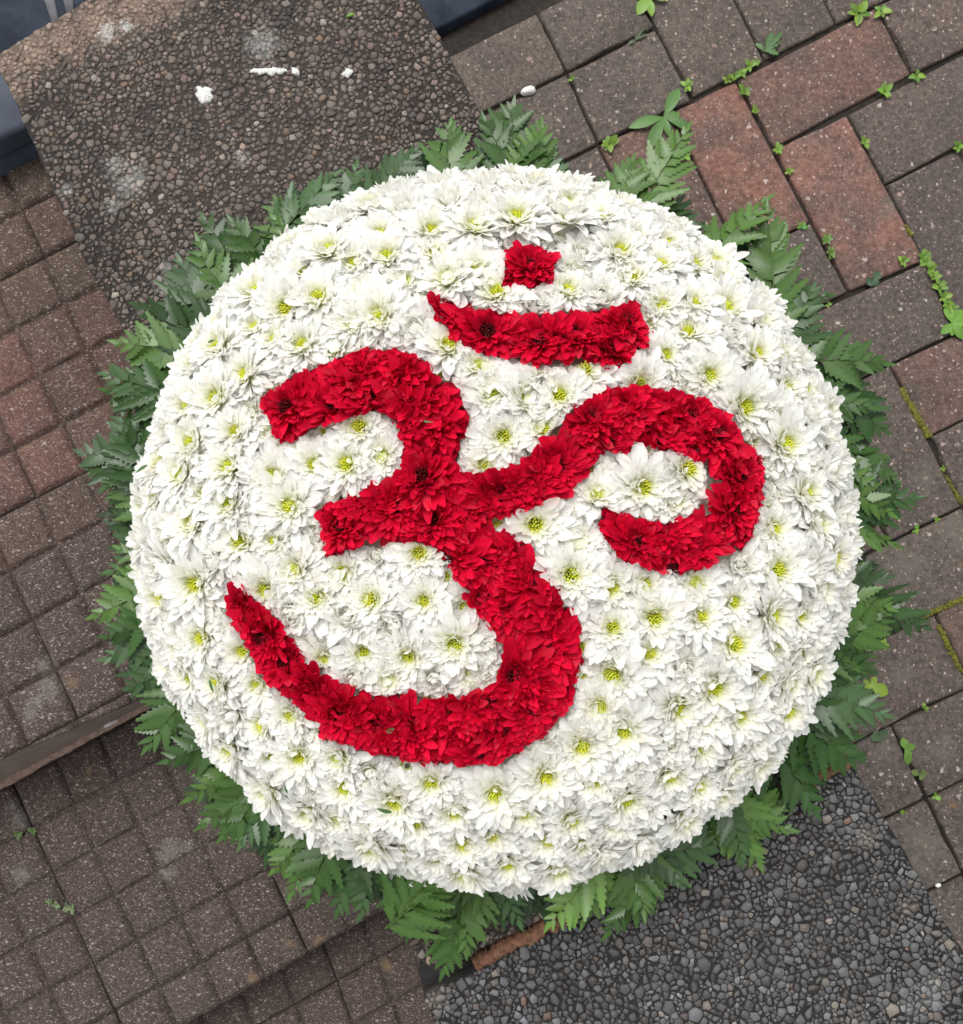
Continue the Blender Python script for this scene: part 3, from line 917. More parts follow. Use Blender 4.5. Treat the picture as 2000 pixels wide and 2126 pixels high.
navy_block('dark navy block beside the tan stained paving brick, top edge', [(760,135),(905,62),(1032,-4),(1150,-70),(1060,-260),(700,-60)], -0.449, -0.5125)

# ------------------------------------------------------------------ small litter
def blob(name, px, py, z, pts, h, mat, label, cat, group=None):
    c = at(px, py, z)
    n = len(pts)
    P = np.array([at(px + x, py + y, z)[:2] - c[:2] for x, y in pts]); P = np.array(ccw(P))
    v = [(p[0], p[1], 0.0) for p in P] + [(p[0] * 0.86, p[1] * 0.86, h * 0.7) for p in P] + [(p[0] * 0.5, p[1] * 0.5, h * rng.uniform(0.8, 1.15)) for p in P] + [(0, 0, h)]
    f = []
    for l in range(2):
        for i in range(n): f.append([l * n + i, l * n + (i + 1) % n, (l + 1) * n + (i + 1) % n, (l + 1) * n + i])
    for i in range(n): f.append([2 * n + i, 2 * n + (i + 1) % n, 3 * n])
    o = obj(name, mesh_np(name, np.array(v), f, mat, smooth=True), None, c)
    return tag(o, label, cat, group)
def ragged(rx, ry, n=16, a=0.0, k=0.22):
    out = []
    n = max(n, 26)
    hm = [(m, rng.normal(0, k / m ** 0.6), rng.uniform(0, 6.28)) for m in (2, 3, 4, 5, 7, 9)]
    for i in range(n):
        t = 2 * math.pi * i / n; r = max(0.45, 1 + sum(c * math.sin(m * t + p) for m, c, p in hm) * 0.8)
        x, y = rx * r * math.cos(t), ry * r * math.sin(t)
        out.append((x * math.cos(a) - y * math.sin(a), x * math.sin(a) + y * math.cos(a)))
    return out
def splat(px, py, lobes, label):
    c = at(px, py, 0.0014)
    V_, F_, b0 = [], [], 0
    for dx, dy, rx, ry, an in lobes:
        pts = ragged(rx * 1.35, ry * 1.35, 20, an, 0.34)
        P = np.array([at(px + dx + x, py + dy + y, 0.0014)[:2] - c[:2] for x, y in pts]); P = np.array(ccw(P)); m = P.mean(0); n = len(P)
        h = rng.uniform(0.0002, 0.0006)
        V_ += [(p[0], p[1], -0.001) for p in P] + [(*(m + (p - m) * 0.9), h * rng.uniform(0.6, 1.1)) for p in P] + [(m[0], m[1], h)]
        for i in range(n):
            j = (i + 1) % n
            F_ += [[b0 + i, b0 + j, b0 + n + j, b0 + n + i], [b0 + n + i, b0 + n + j, b0 + 2 * n]]
        b0 += 2 * n + 1
    o = obj('bird_dropping', mesh_np('bird_dropping', np.array(V_), F_, M_DROP, smooth=True), None, c)
    return tag(o, label, 'dropping', 'droppings on the brown slab')
splat(424, 193, [(0, 0, 11, 10, 0), (-8, -6, 7, 5, 0.4), (6, 8, 8, 7, 1), (-3, 11, 6, 8, 0.2), (9, -5, 6, 5, 0), (-11, 4, 4, 5, 0)], 'large white bird dropping in the middle of the brown slab')
splat(558, 147, [(-28, 0, 7, 4, 0), (-16, 1, 8, 5, 0.2), (-4, -1, 8, 4, 0), (8, 1, 9, 5, -0.1), (20, 0, 8, 4, 0.1), (31, -1, 5, 3, 0)], 'long thin white dropping on the brown slab')
splat(613, 148, [(0, 0, 6, 5, 0), (5, 3, 4, 3, 0), (-4, -3, 3, 4, 0)], 'small white dropping right of the long thin one')
splat(722, 151, [(0, 0, 7, 6, 0), (6, -3, 4, 4, 0), (-5, 4, 5, 3, 0.5)], 'small white dropping nearest the right edge of the brown slab')
blob('leaf_scrap', 728, 31, 0.002, ragged(9, 4, 10, -0.35, 0.1), 0.001, M_WEED, 'tiny green leaf scrap near the top of the brown slab', 'leaf')
me = bpy.data.objects['leaf_scrap'].data
a = me.attributes.new('Col', 'FLOAT_COLOR', 'POINT'); a.data.foreach_set('color', np.tile((0.13, 0.25, 0.03, 1), (len(me.vertices), 1)).astype(np.float32).ravel())
blob('pebble', 1097, 190, Z_PAVE, ragged(15, 9, 12, -0.35, 0.1), 0.007, M_PEBBLE, 'white pebble lying in a paving joint near the slab', 'pebble')
blob('paint_chip', 230, 1501, Z_T[1] + 0.003, ragged(17, 5, 12, -0.45, 0.12), 0.003, M_PEBBLE, 'white chip lying on the mortar of the step', 'chip')
blob('pebble', 1948, 1838, Z_PAVE, ragged(6, 4, 9, -0.35, 0.1), 0.002, M_PEBBLE, 'small pale pebble at the corner of the brick beside the grey slab', 'pebble')

# ------------------------------------------------------------------ weeds and moss in the joints
def leaf_strip(B, D, N, L, W, nseg=6, fold=0.25, curl=0.3, prof=None, tooth=0.0):
    """one blade: midrib + two edges"""
    D = D / np.linalg.norm(D); N = N - D * (N @ D); N = N / np.linalg.norm(N); S = np.cross(N, D)
    v = []
    for i in range(nseg + 1):
        t = i / nseg
        w = W * (prof(t) if prof else math.sin(math.pi * min(1, (0.04 + 0.96 * t)) ** 0.8) ** 0.8)
        tt = 1.0
        if tooth and 0 < i < nseg: tt = 1.0 if i % 2 else 1.0 - tooth
        c = B + D * (L * t) + N * (-curl * L * t * t)
        fw = D * (L / nseg * (0.45 if (tooth and i % 2) else 0.0))
        v += [c - S * w * tt + N * fold * w * tt + fw, c, c + S * w * tt + N * fold * w * tt + fw]
    f = []
    for i in range(nseg):
        a = 3 * i
        f += [(a, a + 1, a + 4, a + 3), (a + 1, a + 2, a + 5, a + 4)]
    return np.array(v), np.array(f)

def merge(parts):
    V_, F_, C_ = [], [], []
    b = 0
    for v, f, c in parts:
        V_.append(v); F_.append(f + b); C_.append(np.tile(c, (len(v), 1)) if np.ndim(c) == 1 else c); b += len(v)
    return np.concatenate(V_), np.concatenate(F_), np.concatenate(C_)

def weed(px, py, z, label, size=14, n=7, tone=(0.14, 0.26, 0.03), aim=None, clump=1, wide=0.36):
    c = at(px, py, z + 0.001); mpp = (CAM_H - z) / FPX
    root = tag(empty('weed', c), label, 'weed', 'weeds growing in the paving joints')
    st_v = []
    for q in range(clump):
        o = np.zeros(3)
        if clump > 1:
            o[:2] = rng.normal(0, size * 0.75 * mpp, 2)
            if aim is not None:
                t = (q / (clump - 1) - 0.5); o[:2] = np.array([aim[0], -aim[1]]) * t * mpp + rng.normal(0, size * 0.18 * mpp, 2)
        for i in range(n):
            th = 2 * math.pi * i / n + rng.normal(0, 0.35); el = rng.uniform(0.15, 0.9)
            D = np.array([math.cos(th) * math.cos(el), math.sin(th) * math.cos(el), math.sin(el)])
            L = size * mpp * rng.uniform(0.65, 1.15)
            v, f = leaf_strip(o + np.array([0, 0, 0.001]) + D * L * 0.12, D, np.array([0, 0, 1.0]), L, L * wide * rng.uniform(0.8, 1.1), 4)
            cc = np.array(tone) * rng.uniform(0.6, 1.25) * np.array([rng.uniform(0.85, 1.2), 1, 1])
            obj('leaf', mesh_np('leaf', v - o, f, M_WEED, np.tile(cc, (len(v), 1)), True), root, Vector(o))
    return root

ZP = Z_PAVE
weed(1265, 300, ZP, 'small bright weed at the brick corner above the top right ferns', 22, 7)
weed(1187, 165, ZP, 'tiny green weed below the dark gap where four grey bricks meet', 9, 4)
weed(1427, 180, ZP, 'tiny weed in the joint just right of the long leaved weed', 15, 5)
weed(1540, 150, ZP, 'spreading clump of small weeds along the joint above the red brick', 13, 5, clump=5, aim=(60, -38))
weed(1545, 192, ZP, 'small weed at the top corner between the two red bricks', 17, 6)
weed(1568, 232, ZP, 'second weed down the joint between the two red bricks', 12, 5)
weed(1615, 312, ZP, 'weed at the corner where the two long red bricks and the brown brick meet', 14, 6)
weed(1637, 357, ZP, 'little weed halfway down the joint between the long red bricks', 12, 5)
weed(1795, 297, ZP, 'weed at the right edge of the upper end of the second long red brick', 14, 6)
weed(1783, 29, ZP, 'star shaped weed in the joint at the top right', 24, 6)
weed(1829, 24, ZP, 'smaller star shaped weed beside the one at the top right', 18, 5)
weed(1836, 192, ZP, 'weed in the joint below the brown brick at the right', 18, 7)
weed(1903, 158, ZP, 'weed at the corner of three bricks near the right edge', 16, 6)
weed(1988, 306, ZP, 'small weed at the right edge beside the dark brick', 14, 5)
weed(1422, 325, ZP, 'weed half hidden by the tall top right fern frond', 15, 5)
weed(1664, 470, ZP, 'weed beside the fern tip at the lower end of the red brick', 13, 5, tone=(0.08, 0.2, 0.03))
weed(1720, 508, ZP, 'twin leaved weed in the joint left of the long red brick', 15, 6, tone=(0.10, 0.2, 0.035), clump=2, aim=(8, 22))
weed(1893, 540, ZP, 'light green weed at the lower right corner of the long red brick', 14, 6, clump=2, aim=(40, -10))
weed(1720, 633, ZP, 'tiny weed in the joint next to a dark blue green fern tip', 9, 4)
weed(1950, 595, ZP, 'strip of small leaved weeds running down the joint at the right edge', 15, 5, clump=8, aim=(44, 100))
weed(1957, 973, ZP, 'tiny four leaved weed in the joint right of the pale lichen spot', 9, 4)
weed(1900, 1100, ZP, 'tiny weed in the joint below the pale lichen spot', 11, 4)
weed(1944, 1080, ZP, 'second tiny weed in the joint below the pale lichen spot', 8, 4)
weed(1921, 1468, ZP, 'tiny weed in the mossy joint right of the lowest right ferns', 9, 4)
weed(1941, 1652, ZP, 'small bright weed at the brick corner above the pale grey brick', 12, 5)
weed(1874, 1685, ZP, 'tiny weed in the joint beside the edge of the grey slab', 7, 4)
weed(1825, 1330, ZP, 'weed sprigs peeping out beside the right fern frond', 11, 4, clump=3, aim=(20, 10))
weed(55, 1727, Z_T[1], 'small weed at the top of the deep joint in the step tiles', 12, 5, tone=(0.10, 0.16, 0.04), clump=2, aim=(30, -6))
weed(128, 1878, Z_T[1], 'pale weed growing across the deep joint of the step tiles', 10, 4, tone=(0.14, 0.2, 0.08), clump=4, aim=(46, 14))

def big_weed(px, py, z, label, leaves, tone, toothy=0.0):
    """leaves: (dx, dy, width) in photo pixels from the crown"""
    c = at(px, py, z + 0.001); mpp = (CAM_H - z) / FPX
    root = tag(empty('weed', c), label, 'weed', 'weeds growing in the paving joints')
    for dx, dy, w in leaves:
        D = np.array([dx, -dy, 0.0]) * mpp; L = np.linalg.norm(D); D = D / L + np.array([0, 0, 0.28])
        v, f = leaf_strip(np.array([0, 0, 0.002]), D, np.array([0, 0, 1.0]), L, w * mpp, 8, fold=0.2, curl=0.3,
                          prof=lambda t: 0.12 + 0.88 * math.sin(math.pi * t ** 1.35) ** 0.9 if t < 0.995 else 0.03, tooth=toothy)
        cc = np.array(tone) * rng.uniform(0.75, 1.2)
        obj('leaf', mesh_np('leaf', v, f, M_WEED, np.tile(cc, (len(v), 1)), True), root)
    return root
big_weed(1378, 245, ZP, 'long leaved green weed between grey and red bricks near the top ferns',
         [(32, -62, 13), (-72, 22, 12), (-34, 68, 13), (58, 25, 10), (20, -20, 9), (35, -5, 8), (10, 40, 8)], (0.085, 0.19, 0.04))
big_weed(1345, -4, ZP, 'bright green weed with a rounded leaf at the top edge', [(-22, 38, 13), (8, 42, 9), (45, 4, 8), (-30, -20, 9), (20, -22, 9)], (0.16, 0.29, 0.04))
big_weed(1588, 108, ZP, 'grey green feathery weed standing in the joint between grey bricks',
         [(15, -40, 9), (32, -22, 8), (28, 6, 7), (-20, -16, 6), (36, -40, 8), (4, -12, 5), (22, -2, 7)], (0.075, 0.16, 0.05), 0.4)
big_weed(1318, 85, ZP, 'wispy dark moss like weed in the joint between two grey bricks', [(16, -24, 4), (-14, 8, 4), (24, -32, 3), (6, -14, 4), (20, -10, 3), (-6, 2, 3), (28, -14, 3)], (0.05, 0.075, 0.03))
big_weed(1976, 672, ZP, 'bright long leaved weed at the right edge below the weed strip', [(-14, -36, 10), (22, -28, 11), (-24, 22, 9), (20, 32, 11), (-2, 26, 8), (28, -4, 10), (4, -22, 8)], (0.13, 0.27, 0.04))
big_weed(1812, 582, ZP, 'dark round leaved weed at the foot of the long red brick', [(14, -16, 10), (-14, 8, 11), (6, 12, 9)], (0.035, 0.075, 0.035))
big_weed(1806, 1420, ZP, 'yellow green broad leaved weed beside the lowest right fern', [(34, 20, 14), (-8, 14, 9), (12, -14, 7), (-14, -6, 6)], (0.17, 0.26, 0.03))
big_weed(1878, 1555, ZP, 'weed with paired leaves in the joint left of the lichen spotted brick', [(-4, -22, 9), (20, -8, 7), (6, 30, 8), (12, 16, 6)], (0.11, 0.22, 0.035))
big_weed(1908, 1608, ZP, 'small brownish green weed below the paired leaf weed', [(14, -6, 8), (-16, -8, 7), (6, 10, 6)], (0.10, 0.15, 0.035))
big_weed(1822, 1528, ZP, 'dull green flat weed at the top of the grey lichen brick', [(20, -10, 8), (-16, 4, 8), (4, 12, 7), (-8, -10, 7)], (0.05, 0.09, 0.04))

def moss(pts, z, w, label, n):
    c = at(*pts[0], z); mpp = (CAM_H - z) / FPX
    parts = []
    for i in range(n):
        t = rng.random() * (len(pts) - 1); k = min(int(t), len(pts) - 2); f = t - k
        p = at(pts[k][0] * (1 - f) + pts[k + 1][0] * f + rng.normal(0, w), pts[k][1] * (1 - f) + pts[k + 1][1] * f + rng.normal(0, w), z) - c
        r = rng.uniform(0.0012, 0.0032)
        ang = np.arange(6) * math.pi / 3 + rng.uniform(0, 1)
        v = [(p[0] + r * math.cos(a), p[1] + r * math.sin(a), -0.004) for a in ang] + [(p[0] + 0.75 * r * math.cos(a), p[1] + 0.75 * r * math.sin(a), r * 0.6) for a in ang]
        v.append((p[0], p[1], r * 0.95))
        fc = [(q, (q + 1) % 6, 6 + (q + 1) % 6, 6 + q) for q in range(6)] + [(6 + q, 6 + (q + 1) % 6, 12, 12) for q in range(6)]
        parts.append((np.array(v), np.array(fc), np.array((0, 0, 0))))
    v, f, _ = merge(parts)
    fl = [list(dict.fromkeys(q)) for q in f.tolist()]
    o = obj('moss', mesh_np('moss', v, fl, M_MOSS, smooth=True), None, c)
    return tag(o, label, 'moss', 'moss strips in the paving joints')
moss([(1872, 810), (1884, 830), (1905, 868), (1929, 905)], ZP, 2.6, 'thick yellow green moss strip in the joint right of the bright fern', 330)
moss([(1912, 1282), (1935, 1270), (1965, 1258), (2000, 1243)], ZP, 2.2, 'yellow moss strip beside the long fern tip at the right', 200)
moss([(1948, 1300), (1966, 1335), (1996, 1395)], ZP, 1.8, 'thin olive moss strip running down the joint at the right edge', 160)
moss([(1880, 468), (1893, 492)], ZP, 1.5, 'short moss patch in the joint between the long red brick and the dark brick', 45)
moss([(1955, 975), (1985, 1025), (1996, 1045)], ZP, 1.2, 'faint moss line in the joint below the tiny four leaved weed', 60)

# ------------------------------------------------------------------ the wreath
R0, ZB, HD, PW = 0.2545, 0.050, 0.098, 2.25
root = tag(empty('floral_tribute', (DR_C[0], DR_C[1], 0.0)),
           'round white chrysanthemum wreath with a red Om symbol and a green fern edge', 'wreath')

def dome(phi, a):
    """a: 0 top .. pi/2 rim. returns point, normal"""
    def pt(phi, a):
        r = R0 * math.sin(a) ** (2 / PW) if a > 0 else 0.0
        z = ZB + HD * (max(math.cos(a), 0.0) ** (2 / PW) if a < math.pi / 2 else -(math.cos(a) ** 2) ** 0.5 * 1.2)
        if a >= math.pi / 2: r = R0 * (1 - (a - math.pi / 2) * 0.4)
        return np.array([DR_C[0] + r * math.cos(phi), DR_C[1] + r * math.sin(phi), z])
    e = 0.02
    p = pt(phi, a)
    a0, a1 = max(a - e, 1e-4), a + e
    ta = pt(phi, a1) - pt(phi, a0)
    tp = np.array([-math.sin(phi), math.cos(phi), 0])
    n = np.cross(tp, ta); n = n / np.linalg.norm(n)
    if n @ np.array([math.cos(phi), math.sin(phi), 1.0]) < 0: n = -n
    return p, n

def dome_z(x, y):
    q = min(1.0, math.hypot(x - DR_C[0], y - DR_C[1]) / R0)
    return ZB + HD * (1 - q ** PW) ** (1 / PW)

def on_dome(px, py):
    """where the line of sight through a surveyed point meets the dome -> (point, normal)"""
    d = ray(px, py); lo, hi = 0.45, 0.80
    f = lambda t: CAM_H + d[2] * t - dome_z(d[0] * t, d[1] * t)
    for _ in range(40):
        m = 0.5 * (lo + hi)
        if f(m) > 0: lo = m
        else: hi = m
    P = np.array([0, 0, CAM_H]) + d * lo
    r = math.hypot(P[0] - DR_C[0], P[1] - DR_C[1])
    phi = math.atan2(P[1] - DR_C[1], P[0] - DR_C[0])
    a = math.asin(min(1.0, (r / R0)) ** (PW / 2))
    return dome(phi, min(a, math.pi / 2))

# foam pad under the blooms
fv, ff = [], []
NA, NP = 14, 64
for i in range(NA + 1):
    a = (i / NA) * math.pi / 2
    for j in range(NP):
        p, n = dome(2 * math.pi * j / NP, max(a, 0.01))
        q = p - n * 0.006 - np.array([DR_C[0], DR_C[1], 0])
        fv.append(q)
base0 = len(fv)
for zz in (0.02, 0.003):
    for j in range(NP):
        fv.append(np.array([0.235 * math.cos(2 * math.pi * j / NP), 0.235 * math.sin(2 * math.pi * j / NP), zz]))
for i in range(NA + 2):
    for j in range(NP):
        ff.append([i * NP + j, (i + 1) * NP + j, (i + 1) * NP + (j + 1) % NP, i * NP + (j + 1) % NP])
ff.append([j for j in range(NP)])
obj('foam_base', mesh_np('foam_base', np.array(fv), ff, M_FOAM, smooth=True), root)

# outline of the symbol (surveyed, sketch units)
OM = [
 [(512,775),(540,762),(570,740),(575,728),(600,725),(650,702),(692,690),(705,684),(760,683),(800,690),(825,705),(832,700),(845,730),(865,748),(878,758),(888,745),(893,775),(905,800),(905,830),(895,855),(882,875),(889,892),(879,914),
  (928,921),(973,914),(1006,905),(1030,885),(1055,855),(1085,825),(1110,800),(1140,775),(1180,760),(1230,756),(1290,760),(1340,770),(1380,785),(1410,810),(1440,850),(1465,880),(1478,910),(1475,960),(1465,1010),(1445,1060),(1410,1085),(1360,1103),(1290,1108),(1240,1098),(1205,1085),(1180,1050),(1155,1013),(1173,1008),(1168,986),
  (1200,998),(1250,1012),(1300,1020),(1335,1010),(1360,985),(1370,950),(1372,920),(1365,902),(1327,882),(1294,872),(1255,860),(1235,856),(1222,862),(1219,879),(1190,872),(1157,876),(1154,908),(1125,928),(1100,965),(1060,975),(1025,989),(975,1000),(941,1005),(957,1030),(999,1052),(1022,1058),(1026,1085),(1045,1110),(1075,1140),(1095,1175),(1118,1200),(1122,1250),(1130,1275),(1115,1310),(1112,1355),(1085,1385),(1060,1422),(1010,1455),(970,1478),(900,1480),(850,1478),(790,1470),(740,1462),(690,1450),(650,1430),(625,1428),(630,1405),(600,1385),(560,1350),(525,1325),(500,1290),(485,1250),(460,1215),(447,1180),(450,1133),(480,1150),(520,1185),(545,1210),(570,1250),(590,1280),(605,1290),(632,1294),(625,1308),(640,1312),(665,1325),(690,1332),(740,1350),(790,1345),(850,1358),(920,1357),(960,1340),(975,1310),(980,1270),(965,1230),(945,1205),(925,1180),(905,1170),(915,1142),(896,1130),(876,1087),(853,1064),(811,1051),(768,1048),(742,1062),(720,1060),(681,1067),(635,1078),(632,1025),(616,996),(648,983),(697,963),(726,944),(762,940),(782,908),(786,866),(778,837),(762,807),(739,794),(713,794),(668,811),(629,824),(590,840),(570,857),(540,850),(530,820)],
 [(833,572),(858,588),(872,584),(885,595),(930,607),(985,612),(1030,615),(1085,612),(1140,608),(1200,598),(1237,590),(1240,620),(1256,645),(1255,670),(1235,680),(1225,698),(1200,710),(1150,708),(1080,715),(1030,708),(985,700),(945,690),(905,672),(880,655),(850,620)],
 [(985,485),(1040,483),(1062,495),(1085,500),(1068,522),(1074,548),(1060,552),(1030,560),(973,556),(988,530)],
]
OMP = [np.array(poly, float) * V for poly in OM]
def om_dist(Q):
    d = np.stack([dist_poly(p, Q) for p in OMP], 0)
    return d.max(0)

WC = [(735,395),(1000,440),(1105,445),(920,458),(835,458),(645,503),(755,508),(920,535),(1195,500),(1280,525),(1400,555),(510,580),(565,600),(625,590),(745,620),(690,635),(595,680),(875,555),(968,580),(1097,575),(1335,655),(1400,605),(1455,695),(870,680),(930,722),(1015,775),(955,770),(1085,775),(975,850),(490,735),(440,685),(435,780),(465,845),(535,925),(570,985),(680,905),(745,885),(460,985),(385,1020),(370,925),(460,915),(385,865),(475,1050),(580,1105),(390,1130),(405,1235),(625,1160),(725,1165),(825,1165),(705,1260),(795,1265),(885,1245),(440,1320),(520,1405),(585,1460),(540,1520),(610,1560),(675,1520),(730,1620),(770,1545),(885,1560),(960,1530),(1055,1500),(905,1670),(985,1665),(1080,1670),(1105,1580),(1205,1535),(1130,1440),(1205,1405),(1290,1490),(1305,1365),(1375,1325),(1415,1250),(1425,1380),(1455,1465),(1385,1525),(1315,1570),(1165,1640),(1555,1300),(1515,1370),(1480,1190),(1500,1105),(1550,960),(1510,865),(1435,790),(1370,730),(1350,1195),(1265,1195),(1185,1220),(1195,1300),(1105,1115),(1180,1135),(1240,945),(1325,910),(1155,965),(1045,727),(1135,722),(1040,1015),(1600,1080),(1580,800),(1500,700),(1470,590)]
RC = [(1027,528),(862,602),(898,630),(945,650),(990,662),(1048,665),(1108,658),(1160,652),(1210,636),(566,795),(615,770),(655,795),(690,735),(730,715),(780,722),(760,760),(815,770),(855,785),(845,830),(835,880),(825,930),(770,985),(715,1000),(665,1025),(850,985),(905,975),(960,965),(1025,945),(1075,905),(1110,860),(1150,815),(1205,800),(1262,800),(1325,815),(1385,850),(1430,880),(1425,930),(1415,990),(1390,1040),(1345,1060),(1290,1062),(1232,1050),(1190,1015),(900,1030),(945,1080),(985,1120),(1000,1170),(1040,1200),(1060,1250),(1055,1310),(1030,1365),(975,1405),(920,1425),(860,1425),(795,1405),(730,1400),(665,1380),(615,1340),(560,1280),(520,1230),(475,1180),(800,1020),(1090,1180),(1100,1260),(1085,1330)]

blooms = []                                             # (P, N, kind, given)
for x, y in WC:
    p, n = on_dome(x * V, y * V); blooms.append((p, n, 'w', True))
for x, y in RC:
    p, n = on_dome(x * V, y * V)
    if all(np.linalg.norm(p - b[0]) > 0.0205 for b in blooms if b[2] == 'r'): blooms.append((p, n, 'r', True))
RC2 = [(1003,508),(1052,512),(1050,540),(1000,542),(848,592),(1228,612),(1235,658),(535,788),(552,838),(590,750),(462,1160),(470,1195),(640,1005),(648,1055),(1180,1005),(1190,1040),(1455,900),(1460,960),(1440,1030),(640,1400),(1100,1220),(1105,1290),(895,800),(890,850)]
for x, y in RC2:
    p, n = on_dome(x * V, y * V); blooms.append((p, n, 'q', True))
PTS = [b[0] for b in blooms]
def try_add(p, n, kind, dmin):
    A = np.array(PTS)
    if np.min(((A - p) ** 2).sum(1)) < dmin * dmin: return False
    PTS.append(p); blooms.append((p, n, kind, False)); return True
def fill(n, rule):
    ph = rng.uniform(-math.pi, math.pi, n); aa = np.minimum(np.arcsin(np.sqrt(rng.random(n))), 1.50)
    pn = [dome(p_, a_) for p_, a_ in zip(ph, aa)]
    dd = om_dist(proj(np.array([q[0] for q in pn])))
    for (p, n_), d in zip(pn, dd): rule(p, n_, d)
def rule1(p, n, d):
    if d > 6: try_add(p, n, 'r', 0.0195)
    elif d < -12: try_add(p, n, 'w', 0.0205)
def rule2(p, n, d):
    if -36 < d < -5:
        A = np.array([b[0] for b in blooms if b[2] in 'ws'])
        if np.min(((A - p) ** 2).sum(1)) > 0.0130 ** 2: blooms.append((p, n, 's', False))
fill(7000, rule1)
fill(9000, rule2)
for ringa, cnt in ((1.52, 52), (1.72, 50)):             # the skirt of blooms round the rim
    for j in range(cnt):
        p, n = dome(2 * math.pi * (j + rng.uniform(-0.25, 0.25)) / cnt + ringa, ringa + rng.normal(0, 0.02))
        if ringa < 1.6: try_add(p, n, 'w', 0.020)
        else: try_add(p, n, 'w', 0.019)

TP = np.linspace(0, 1, 7)
PROF_W = np.array([0.34, 0.50, 0.72, 0.92, 1.0, 0.86, 0.30])
PROF_R = np.array([0.36, 0.55, 0.80, 1.0, 0.98, 0.82, 0.30])
ACR = np.array([-1, -0.36, 0.36, 1.0])
PQ = []
for i in range(6):
    for j in range(3):
        a = i * 4 + j; PQ.append((a, a + 1, a + 5, a + 4))
PQ = np.array(PQ)

def frame(n):
    n = n / np.linalg.norm(n)
    t = np.cross(n, (0.31, 0.77, 0.2)); t /= np.linalg.norm(t)
    return t, np.cross(n, t), n

